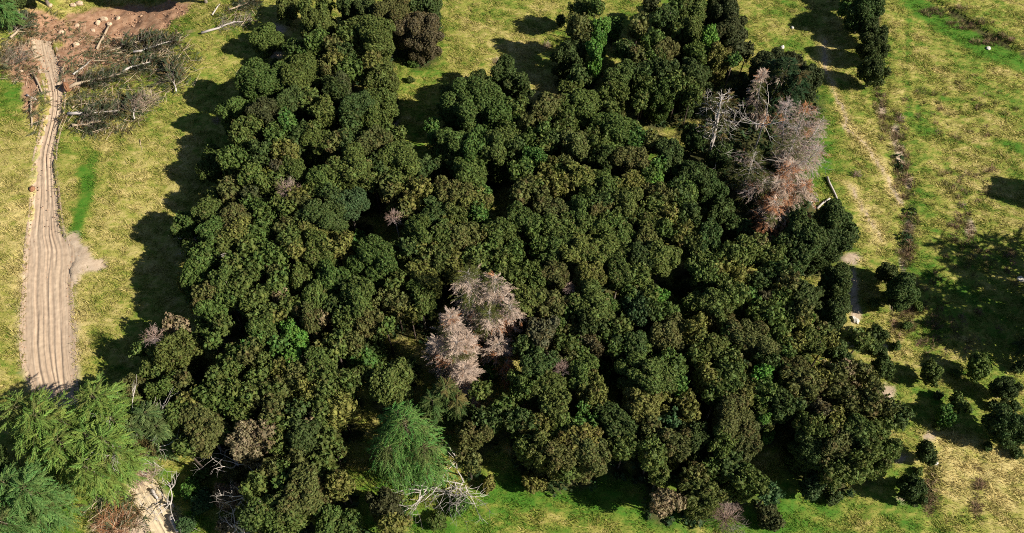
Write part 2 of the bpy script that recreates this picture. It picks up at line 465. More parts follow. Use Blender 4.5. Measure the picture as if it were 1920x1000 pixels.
def build_ground():
    xs = axis(-92, 96, 0.47, 2500); ys = axis(14, 150, 0.47, 2500)
    gx, gy = np.meshgrid(xs, ys)
    X, Y = gx.ravel(), gy.ravel()
    near = (np.abs(X) < 110) & (Y > 0) & (Y < 170)
    Z = hnat(X, Y)
    dry = np.full(len(X), 0.5); soil = np.zeros(len(X)); lit = np.zeros(len(X))
    Xn, Yn = X[near], Y[near]
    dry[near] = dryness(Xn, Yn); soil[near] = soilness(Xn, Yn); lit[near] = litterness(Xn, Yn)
    Z[near] += 0.30 * (fbm(Xn / 1.3, Yn / 1.0, 71, 2) - 0.5) * (1 - 0.5 * soil[near]) + (0.12 + 0.8 * sstep(400, 340, project(Xn, Yn, 0 * Xn)[0])) * soil[near] * (fbm(Xn / 1.6, Yn / 1.6, 73) - 0.5)
    ins = track_inside(X, Y) + 0.5 * (vnoise(X * 1.3, Y * 1.3, 77) - 0.5)
    Z = Z - 0.9 * sstep(0.0, 0.8, ins)
    soil = np.where((ins > -0.15), np.maximum(soil, 0.35), soil)
    verge = (ins > -1.1) & (Y < 68)
    soil = np.where(verge, np.maximum(soil, sstep(-1.1, 0.1, ins) * 0.9 * sstep(70, 64, Y)), soil)
    soil = np.where(np.isfinite(soil), soil, 0) * (1 - 0.0 * lit)
    qx, qy, _ = project(X, np.maximum(Y, 1), np.zeros_like(X))
    red = np.where(near, sstep(400, 340, qx) * sstep(290, 230, qy), 0.0)
    nx, ny = len(xs), len(ys)
    i = (np.arange(ny - 1)[:, None] * nx + np.arange(nx - 1)[None]).ravel()
    Q = np.stack([i, i + 1, i + 1 + nx, i + nx], 1)
    V = np.stack([X, Y, Z], 1)
    fs = soil[Q].mean(1) > 0.5
    for name, sel in (('pasture', ~fs), ('bare_soil', fs)):
        q = Q[sel]
        used, inv = np.unique(q, return_inverse=True)
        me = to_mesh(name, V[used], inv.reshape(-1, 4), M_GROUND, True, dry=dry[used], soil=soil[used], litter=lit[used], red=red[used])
        tag(link(name, me), kind='structure')

def track_mat():
    m, N, L, out = nodes('track_dirt')
    geo = N('ShaderNodeNewGeometry')
    mp = N('ShaderNodeMapping'); mp.inputs['Scale'].default_value = (4.2, 0.1, 1)
    cx = N('ShaderNodeCombineXYZ'); sx = N('ShaderNodeSeparateXYZ'); L(geo.outputs['Position'], sx.inputs[0])
    L(N('ShaderNodeAttribute', attribute_name='across').outputs['Fac'], cx.inputs[0]); L(sx.outputs[1], cx.inputs[1])
    L(cx.outputs[0], mp.inputs[0])
    n1 = N('ShaderNodeTexNoise'); n1.inputs['Scale'].default_value = 1.0; n1.inputs['Detail'].default_value = 7; n1.inputs['Roughness'].default_value = 0.65
    L(mp.outputs[0], n1.inputs['Vector'])
    n2 = N('ShaderNodeTexNoise'); n2.inputs['Scale'].default_value = 1.5; n2.inputs['Detail'].default_value = 8; L(geo.outputs['Position'], n2.inputs['Vector'])
    at_ = N('ShaderNodeAttribute', attribute_name='pale')
    c = mixc(N, L, rng_map(N, L, n1.outputs['Fac'], 0.25, 0.75, 0, 1), (0.36, 0.25, 0.165), (0.60, 0.465, 0.325))
    c = mixc(N, L, at_.outputs['Fac'], c, (0.62, 0.50, 0.32))
    hs = N('ShaderNodeHueSaturation'); L(c, hs.inputs['Color']); L(rng_map(N, L, n2.outputs['Fac'], 0.3, 0.7, 0.82, 1.15), hs.inputs['Value'])
    p = N('ShaderNodeBsdfPrincipled'); L(hs.outputs[0], p.inputs['Base Color']); p.inputs['Roughness'].default_value = 0.9; p.inputs['Specular IOR Level'].default_value = 0.1
    b = N('ShaderNodeBump'); b.inputs['Strength'].default_value = 0.5; b.inputs['Distance'].default_value = 0.06
    L(n1.outputs['Fac'], b.inputs['Height']); L(b.outputs[0], p.inputs['Normal']); L(p.outputs[0], out.inputs[0])
    return m

def build_track():
    na, nc = 520, 60
    Y = np.linspace(TY[0] + 0.1, TY[-1] - 0.1, na)
    l, r = np.interp(Y, TY, TL) - 0.35, np.interp(Y, TY, TR) + 0.35
    k = np.ones(9) / 9
    sm = lambda a: np.convolve(np.pad(a, 4, 'edge'), k, 'valid')
    l, r = sm(l), sm(r)
    u = np.linspace(0, 1, nc)
    X = l[:, None] + (r - l)[:, None] * u[None]
    YY = np.broadcast_to(Y[:, None], X.shape)
    S = X - (0.5 * (l + r))[:, None]
    Xw = S + 0.8 * (vnoise(YY / 12.0, S / 5, 81) - 0.5)
    rs = np.random.default_rng(8)
    rut = (fbm(S / 1.6, YY / 5.0, 84) - 0.5) * 0.05 + rs.normal(0, 0.008, S.shape)
    half = (0.5 * (r - l))[:, None]
    for i in range(24):
        b = rs.uniform(-0.9, 0.9)
        path = half * b + 0.55 * (vnoise(YY[:, :1] / rs.uniform(7, 15), YY[:, :1] * 0 + i * 3.3, 90 + i) - 0.5)
        on = sstep(.38, .56, vnoise(YY[:, :1] / rs.uniform(8, 16), YY[:, :1] * 0 + i * 5.1, 120 + i))
        w = rs.uniform(0.08, 0.20)
        q = (S - path) / w
        rut = rut - on * rs.uniform(.02, .065) * (.55 + .45 * sstep(100, 80, YY)) * (np.exp(-q ** 2) - 0.55 * np.exp(-((q - 1.7) / .8) ** 2) - 0.4 * np.exp(-((q + 1.7) / .8) ** 2))
    edge = np.minimum(u, 1 - u)[None] * (r - l)[:, None]
    cut = -0.34 * (0.2 + 0.8 * sstep(63, 69, YY)) * sstep(0.15, 0.65, edge)
    Z = hnat(X.ravel(), YY.ravel()).reshape(X.shape) + cut + rut * sstep(0.1, 0.8, edge) + 0.02
    pale = sstep(42, 34, YY) * 0.85 + 0.35 * sstep(92, 115, YY) * 0.8
    pale = np.clip(pale + 0.25 * (fbm(X / 2, YY / 6, 85) - 0.5), 0, 1)
    i = (np.arange(na - 1)[:, None] * nc + np.arange(nc - 1)[None]).ravel()
    Q = np.stack([i, i + 1, i + 1 + nc, i + nc], 1)
    me = to_mesh('dirt_track', np.stack([X, YY, Z], -1).reshape(-1, 3), Q, track_mat(), True, pale=pale.ravel(), across=(Xw).ravel())
    tag(link('dirt_track', me), kind='structure')

def gz(X, Y):
    """height of the finished ground"""
    X = np.atleast_1d(np.asarray(X, float)); Y = np.atleast_1d(np.asarray(Y, float))
    return hnat(X, Y) - np.where(track_inside(X, Y) > 0.25, 0.3, 0)

def build_grass():
    """lodged pasture grass: leaning blades, one object"""
    rs = np.random.default_rng(5)
    n = 430000
    X = rs.uniform(-84, 90, n); Y = rs.uniform(18, 146, n)
    px, py, _ = project(X, Y, np.zeros(n))
    ok = (px > -70) & (px < 1990) & (py > -60) & (py < 1060)
    X, Y = X[ok], Y[ok]
    ok = (track_inside(X, Y) < -0.05) & (soilness(X, Y) < rs.uniform(0.2, 0.8, len(X)))
    X, Y = X[ok], Y[ok]
    ok = litterness(X, Y) < 0.75
    X, Y = X[ok], Y[ok]
    dry = dryness(X, Y)
    Z = gz(X, Y)
    n, nb = len(X), 3
    ang = R(-28) + 2.4 * (fbm(X / 9, Y / 9, 91) - 0.5)[:, None] + rs.normal(0, 0.75, (n, nb)) + np.where(rs.random((n, nb)) < .35, np.pi, 0)
    tall = 1 + 0.9 * sstep(0.5, 0.75, fbm(X / 1.1, Y / 0.9, 93))[:, None]
    ln = rs.uniform(0.22, 0.6, (n, nb)) * (0.7 + 0.45 * dry[:, None]) * tall; up = rs.uniform(0.2, 0.75, (n, nb))
    w = rs.uniform(0.03, 0.06, (n, nb))
    ox, oy = rs.normal(0, 0.14, (n, nb)), rs.normal(0, 0.14, (n, nb))
    cx, cy = np.cos(ang), np.sin(ang)
    bx, by, bz = X[:, None] + ox, Y[:, None] + oy, Z[:, None] - 0.05 + 0 * ox
    hx, hz = ln * np.sqrt(1 - up ** 2), ln * up
    P0 = np.stack([bx - cy * w, by + cx * w, bz], -1); P1 = np.stack([bx + cy * w, by - cx * w, bz], -1)
    P2 = np.stack([bx + cx * hx, by + cy * hx, bz + hz * 0.9], -1)
    V = np.stack([P0, P1, P2], 2).reshape(-1, 3)
    T = np.arange(len(V)).reshape(-1, 3)
    d = np.repeat(np.clip(dry + rs.normal(0, 0.07, n), 0, 1), nb * 3)
    o = link('meadow_grass', to_mesh('meadow_grass', V, T, M_BLADE, False, dry=d))
    tag(o, 'yellow green pasture grass lying in wind-combed tufts round the wood', 'grass', kind='stuff')
# ------------------------------------------------------------------ broadleaf trees
def crown_mesh(r, seed, fine=False, lite=False):
    """a crown of boughs, each bough of leafy clumps"""
    rs = np.random.default_rng(seed)
    cr = 0.17 if fine else 0.34 if lite else 0.195
    # boughs of mixed size scattered over an uneven, lopsided crown
    nl = int(9 + r * 5.0)
    ph = rs.uniform(0, 6.28, 3)
    c, rl = [], []
    tries = 0
    while len(c) < nl and tries < 4000:
        tries += 1
        a, q = rs.uniform(0, 6.28), math.sqrt(rs.random())
        out = 1 + 0.16 * math.sin(2 * a + ph[0]) + 0.12 * math.sin(3 * a + ph[1]) + 0.08 * math.sin(5 * a + ph[2])
        b = r * rs.uniform(0.20, 0.36)
        low = rs.random() < 0.32
        rad_ = (r * out - b) * (q if not low else rs.uniform(0.8, 1.0))
        z = r * (0.62 * math.sqrt(max(0, 1 - (rad_ / (r * out)) ** 2)) + rs.uniform(-0.16, 0.16)) if not low else r * rs.uniform(-0.45, 0.05)
        p = np.array([rad_ * math.cos(a), rad_ * math.sin(a), z])
        if c and min(np.linalg.norm(p - np.array(c), axis=1) / (np.array(rl) + b)) < 0.52: continue
        c.append(p); rl.append(b)
    nl = len(c)
    c = np.vstack([np.array(c), [[0, 0, -0.05 * r]]]); rl = np.append(np.array(rl), 0.66 * r)
    P, D, B = [], [], []
    for i in range(nl + 1):
        m = int(4 * np.pi * rl[i] ** 2 / (cr * cr) * 1.15) + 12
        q = unit(rs.normal(size=(m, 3)))
        p = c[i] + q * rl[i]
        keep = p[:, 2] > -0.66 * r
        for j in range(nl + 1):
            if j != i: keep &= np.linalg.norm(p - c[j], axis=1) > 0.93 * rl[j]
        P.append(p[keep]); D.append(unit(q[keep] + 0.3 * unit(p[keep] + 1e-6))); B.append(np.full(keep.sum(), i))
    P, D, B = np.concatenate(P), np.concatenate(D), np.concatenate(B)
    o = rs.permutation(len(P)); P, D, B = P[o], D[o], B[o]
    gap = cr * 1.22
    sel = np.zeros((0, 3)); idx = []
    for i in range(len(P)):
        if not len(sel) or np.min(((sel - P[i]) ** 2).sum(1)) > gap * gap:
            sel = np.vstack([sel, P[i]]); idx.append(i)
    P, D, B = P[idx], D[idx], B[idx]
    n = len(P)
    M = Mesh()
    lob_t = rs.random(nl + 1)
    V1, T1 = ICO1
    V1, T1 = ICO2
    for j in range(nl + 1):                                    # twiggy heart of each bough
        M.add(c[j] + V1 * rl[j] * 0.9 * rs.uniform(0.86, 1.06, (len(V1), 1)), T1, 0.3 * lob_t[j])
    rad = cr * rs.uniform(0.7, 1.25, n)
    P = P + D * (rs.uniform(-0.2, 0.28, n) * cr)[:, None]
    tint = np.clip(0.4 * lob_t[B] + 0.6 * rs.random(n), 0, 0.999)
    # each clump is a rosette of leaf sprigs round its own small dome
    nk = 14 if lite or fine else 18
    q = unit(rs.normal(size=(n, nk, 3)) + 0.7 * D[:, None])
    pc = P[:, None] + q * (rad[:, None, None] * rs.uniform(0.55, 1.15, (n, nk, 1))) * np.array([1, 1, 1.15])
    nn = unit(q + 0.55 * rs.normal(size=q.shape))
    t1 = unit(np.cross(nn, rs.normal(size=q.shape))); t2 = np.cross(nn, t1)
    s = rs.uniform(0.085, 0.15, (n, nk, 1)) * (0.8 if fine else 1.3 if lite else 0.88)
    Q = np.stack([pc - t1 * s - t2 * s * 0.6, pc + t1 * s - t2 * s * 0.6, pc + t2 * s * 1.15], 2).reshape(-1, 3)
    M.add(Q, np.arange(len(Q)).reshape(-1, 3), np.repeat(np.clip(tint[:, None] + rs.normal(0, 0.04, (n, nk)), 0, .999).ravel(), 3))
    return M if lite else M.build('crown', M_LEAF)

def trunk_mesh(seed):
    rs = np.random.default_rng(seed)
    M = Mesh()
    bend = rs.normal(0, 0.10, 2)
    z = np.array([-0.12, 0.0, 0.2, 0.45, 0.6])
    P = np.stack([bend[0] * z * z, bend[1] * z * z, z], 1)
    tube(M, P, [0.105, 0.085, 0.065, 0.055, 0.05], 7)
    for k in range(4):
        a = k * 1.6 + rs.uniform(0, 1)
        e = P[3 + (k % 2)]
        tip = e + np.array([0.42 * math.cos(a), 0.42 * math.sin(a), rs.uniform(0.35, 0.6)])
        mid = (e + tip) / 2 + np.array([0.08 * math.cos(a), 0.08 * math.sin(a), -0.03])
        tube(M, [e, mid, tip], [0.045, 0.03, 0.012], 5)
    return M.build('trunk', M_BARK, True)

SIZES = [0.85, 1.25, 1.75, 2.3, 2.95, 3.8]
PROTO = {}
def proto(r, fine, pick):
    i = int(np.argmin([abs(math.log(r / s)) for s in SIZES]))
    nv = (2 if i < 3 else 1) if fine else (3 if i < 5 else 2)
    key = (i, fine, pick % nv)
    if key not in PROTO: PROTO[key] = crown_mesh(SIZES[i], 100 + i * 7 + pick % nv * 131 + (1000 if fine else 0), fine)
    return PROTO[key], r / SIZES[i]
TRUNKS = []

# colour code: linear colour, share of browned sprays, words
HUES = {
    'd': ((0.068, 0.100, 0.027), 0.04, 'dark green'),
    'g': ((0.094, 0.139, 0.031), 0.04, 'leaf green'),
    'o': ((0.107, 0.141, 0.033), 0.14, 'olive'),
    'y': ((0.175, 0.178, 0.043), 0.20, 'yellow olive'),
    'b': ((0.117, 0.129, 0.037), 0.30, 'brownish olive'),
    'n': ((0.104, 0.098, 0.048), 0.38, 'brown'),
    'k': ((0.065, 0.076, 0.028), 0.10, 'blackish green'),
    't': ((0.252, 0.199, 0.108), 0.30, 'tan'),
    'm': ((0.062, 0.113, 0.040), 0.02, 'blue green'),
    'l': ((0.110, 0.224, 0.038), 0.00, 'lime green'),
    'v': ((0.087, 0.161, 0.034), 0.02, 'fresh green'),
}
FOREST = np.zeros((0, 3))
TREES = []      # px, py, radius m, hue, mode, X, Y, crown centre above ground, vertical scale, fine

def plan_trees():
    global FOREST
    rs = random.Random(11)
    for line in TREE_ROWS.split():
        f = line.split(',')
        x, y, rp, code = float(f[0]), float(f[1]), float(f[2]), f[3]
        hue = code[0]; mode = code[1] if len(code) > 1 else 'f'
        z0 = 6.0
        for _ in range(3):
            r = rp / pxm(x, y, z0)
            if mode == 'i': r *= 1.12 if x > 1500 else 1.0; vs, top = (1.1, 2.4 * r + 0.3) if x > 1500 else (0.95, 1.86 * r + 0.25)       # standing free
            elif mode == 'u': vs, top = 1.0, 2.2 * r + 0.6       # low, under the others
            elif mode == 'e': vs, top = 1.05, 4.6 + 1.25 * r     # edge of the wood
            elif mode == 's': vs, top = 0.85, 1.6 * r            # a shrub
            else:
                r *= 1.13; vs = 0.85 if r > 1.9 else 1.25
                top = 7.6 + 0.55 * r + rs.uniform(-0.5, 0.5)
            z0 = max(top - r * vs, 0.7 * r)
        X, Y, Z = at(x, y, z0)
        TREES.append(dict(px=x, py=y, rp=rp, r=r, hue=hue, mode=mode, X=X, Y=Y, zc=z0, vs=vs, fine=len(code) > 2 or (x > 1500 and code in ('di', 'ki', 'de'))))
    FOREST = np.array([(t['X'], t['Y'], t['r']) for t in TREES if t['mode'] in 'feu'])

LANDMARKS = [(895, 640, 'the pale dead conifer'), (770, 835, 'the feathery green conifer'), (1363, 970, 'the bare grey bush'),
             (1480, 270, 'the pink-grey dead tree'), (1335, 240, 'the tall bare trunk'),
             (1435, 430, 'the rust-orange dead branches'), (500, 77, 'the lone round tree'), (1122, 75, 'the lime vine-clad pair'),
             (555, 645, 'the lime green treetops'), (1018, 625, 'the round brown tree'), (540, 355, 'the lilac dead crown'),
             (170, 840, 'the spreading bright conifers'), (1428, 712, 'the lime green edge tree'), (465, 828, 'the broad tan tree'),
             (1637, 90, 'the dark pasture trio'), (785, 62, 'the dying brown tree'), (1490, 795, 'the brown gap-side tree'),
             (288, 630, 'the dead grey treetop'), (780, 220, 'the sunlit glade'), (1150, 915, 'the deep shadowed grass bay'), (820, 915, 'the bleached fallen branches'),
             (1660, 740, 'the bare pale soil'), (357, 915, 'the lime green bush')]
ORD = ['nearest', 'second nearest', 'third nearest', 'fourth nearest', 'fifth nearest', 'sixth nearest', 'seventh nearest', 'eighth nearest', 'ninth nearest', 'tenth nearest',
       'eleventh nearest', 'twelfth nearest', 'thirteenth nearest', 'fourteenth nearest']

def name_trees(singles):
    groups = {}
    for t in singles:
        size = 'tiny' if t['rp'] < 13 else 'small' if t['rp'] < 19 else 'mid-sized' if t['rp'] < 26 else 'large' if t['rp'] < 33 else 'very large'
        best = min(LANDMARKS, key=lambda l: math.hypot(t['px'] - l[0], (t['py'] - l[1]) * 1.15) + (900 if math.hypot(t['px'] - l[0], t['py'] - l[1]) < 9 else 0))
        dx, dy = t['px'] - best[0], t['py'] - best[1]
        a = math.degrees(math.atan2(-dy, dx)) % 360
        dirs = ['sunward of {}', 'beyond {} on its sunward side', 'straight beyond {}', 'beyond {} on its shaded side', 'on the shaded side of {}',
                'in front of {}, shaded side', 'straight in front of {}', 'in front of {}, sunward side']
        rel = dirs[int((a + 22.5) // 45) % 8].format(best[2])
        groups.setdefault((size, HUES[t['hue']][2], t['mode'] == 's', rel), []).append((math.hypot(dx, dy), t))
    for (size, hue, shrub, rel), ts in groups.items():
        ts.sort(key=lambda q: q[0])
        for k, (_, t) in enumerate(ts):
            if 'label' in t: continue
            kind = 'shrub' if shrub else 'tree'
            if len(ts) == 1: t['label'] = f'{size} {hue} {kind} {rel}'
            else: t['label'] = f'{ORD[k]} {size} {hue} {kind} {rel}'

OWN = {(500, 77): 'lone round green tree on the pasture beside its own shadow', (785, 60): 'dying grey brown tree overhanging the grassy glade',
       (1018, 625): 'round brown tree among green ones beside the pale dead conifer', (1490, 795): 'small brown tree standing above a deep dark gap',
       (357, 915): 'lime green bush beside the pale dirt road', (460, 830): 'broad tan tree with bare white limbs beneath its crown',
       (412, 650): 'tiny blue green treetop alone in a dark hollow',
       (402, 315): 'round leaf green tree with its white trunk showing at the meadow edge'}

def plant(t, k):
    rs = random.Random(int(t['px'] * 7919 + t['py'] * 104729))
    shrub = t['mode'] == 's'
    name = 'shrub' if shrub else 'tree'
    X, Y = t['X'], t['Y']
    g = float(gz(X, Y)[0])
    root = empty(name, (X, Y, g), rs.uniform(0, 6.28))
    grp = {'f': 'trees packed together in the wood', 'e': 'trees packed together in the wood', 'u': 'trees packed together in the wood',
           'i': 'trees standing free on the pasture', 's': 'low shrubs about the wood'}[t['mode']]
    tag(root, t['label'], name, grp)
    me, s = proto(t['r'], t['fine'], rs.randrange(12))
    cr = link('crown', me, root)
    ax = rs.uniform(0.95, 1.06) if t['mode'] == 'i' else rs.uniform(0.86, 1.18)
    cr.location = (0, 0, t['zc'])
    cr.scale = (s * ax, s / ax, s * t['vs'] * rs.uniform(0.92, 1.08))
    cr.rotation_euler = (R(rs.uniform(-6, 6)), R(rs.uniform(-6, 6)), 0)
    low = None
    if t['mode'] in 'fe' and (t['mode'] == 'e' or t['py'] < 330 or t['py'] > 820):       # foliage down the stem
        low = link('low_boughs', proto(t['r'], t['fine'], rs.randrange(12))[0], root)
        low.location = (0, 0, t['zc'] * 0.45); low.scale = (s * .9, s * .9, s * 1.15 * max(1, t['zc'] * .36 / t['r']))
    c, br, _ = HUES[t['hue']]
    v = rs.uniform(0.88, 1.14)
    cr.color = (c[0] * v * rs.uniform(0.92, 1.1), c[1] * v * rs.uniform(0.95, 1.05), c[2] * v, br)
    if low: low.color = cr.color
    tr = link('trunk', TRUNKS[rs.randrange(3)], root)
    w = max(1.2, 1.15 * t['r'])
    tr.scale = (w, w, t['zc'] + 0.1)
    return root

KEEP = 292
def build_trees():
    big = sorted(TREES, key=lambda t: (t['mode'] in 'is' or (t['px'], t['py']) in OWN or t['hue'] in 'ln', t['r']), reverse=True)
    for t in big[:KEEP]: t['single'] = True
    for t in TREES:
        k = (int(t['px']), int(t['py']))
        if k in OWN: t['label'] = OWN[k]
    singles = [t for t in TREES if t.get('single')]
    name_trees(singles)
    for k in range(3): TRUNKS.append(trunk_mesh(40 + k))
    for k, t in enumerate(singles): plant(t, k)
    lite = {}
    V, T, A, C, n = [], [], [], [], 0
    rs = random.Random(77)
    for t in TREES:
        if t.get('single'): continue
        i = int(np.argmin([abs(math.log(t['r'] / s)) for s in SIZES[:4]]))
        key = (i, rs.randrange(3))
        if key not in lite:
            M = crown_mesh(SIZES[i], 500 + key[0] * 5 + key[1], lite=True)
            tube(M, [(0, 0, -6.5), (0.1, 0, -2), (0, 0, 0)], [0.12, 0.09, 0.06], 5, -1.0)
            lite[key] = (np.concatenate(M.V), np.concatenate(M.T), np.concatenate(M.A))
        v, f, a = lite[key]
        s = t['r'] / SIZES[i]; an = rs.uniform(0, 6.28)
        g = float(gz(t['X'], t['Y'])[0])
        ca, sa = math.cos(an), math.sin(an)
        w = v * np.array([s, s, s * t['vs']])
        w = np.stack([w[:, 0] * ca - w[:, 1] * sa + t['X'], w[:, 0] * sa + w[:, 1] * ca + t['Y'], np.maximum(w[:, 2] + t['zc'], -0.2) + g], 1)
        c, br, _ = HUES[t['hue']]
        q = rs.uniform(0.88, 1.14)
        col = np.empty((len(v), 4)); col[:] = (c[0] * q, c[1] * q, c[2] * q, br)
        col[a < 0] = (0.2, 0.16, 0.12, 0)
        V.append(w); T.append(f + n); A.append(np.clip(a, 0, 1)); C.append(col); n += len(v)
    me = to_mesh('treetops', np.concatenate(V), np.concatenate(T), M_LEAF_MASS, False, tint=np.concatenate(A))
    ca = me.attributes.new('leaf', 'FLOAT_COLOR', 'POINT')
    ca.data.foreach_set('color', np.concatenate(C).astype(np.float32).ravel())
    tag(link('small_treetops', me), 'small mixed treetops filling the spaces between the larger crowns', 'treetops', kind='stuff')

def build_undergrowth():
    """ferns and seedlings on the floor of the wood and in its gaps"""
    rs = np.random.default_rng(9)
    X = rs.uniform(-60, 60, 9000); Y = rs.uniform(18, 130, 9000)
    px, py, _ = project(X, Y, np.zeros(9000))
    ok = (px > -20) & (px < 1940) & (py > -30) & (py < 1030)
    X, Y = X[ok], Y[ok]
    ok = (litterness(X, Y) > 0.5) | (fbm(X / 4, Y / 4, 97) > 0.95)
    X, Y = X[ok], Y[ok]; n = len(X)
    Z = gz(X, Y)
    nl = 22
    q = unit(rs.normal(size=(n, nl, 3)) + [0, 0, .6]); q[..., 2] = np.abs(q[..., 2])
    sz = rs.uniform(0.35, 1.0, (n, 1, 1))
    pc = np.stack([X, Y, Z], 1)[:, None] + q * sz * [1, 1, 1.1]
    nn = unit(q + rs.normal(0, .6, q.shape)); t1 = unit(np.cross(nn, rs.normal(size=q.shape))); t2 = np.cross(nn, t1)
    s = rs.uniform(0.1, 0.22, (n, nl, 1))
    Q = np.stack([pc - t1 * s * 1.6, pc - t2 * s, pc + t1 * s * 1.6, pc + t2 * s], 2).reshape(-1, 3)
    b = np.arange(n * nl)[:, None] * 4
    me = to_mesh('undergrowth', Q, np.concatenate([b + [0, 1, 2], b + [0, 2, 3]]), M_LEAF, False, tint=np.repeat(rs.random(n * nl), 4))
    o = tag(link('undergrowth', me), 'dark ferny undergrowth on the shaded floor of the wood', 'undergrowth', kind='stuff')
    o.color = (0.04, 0.072, 0.024, 0.1)
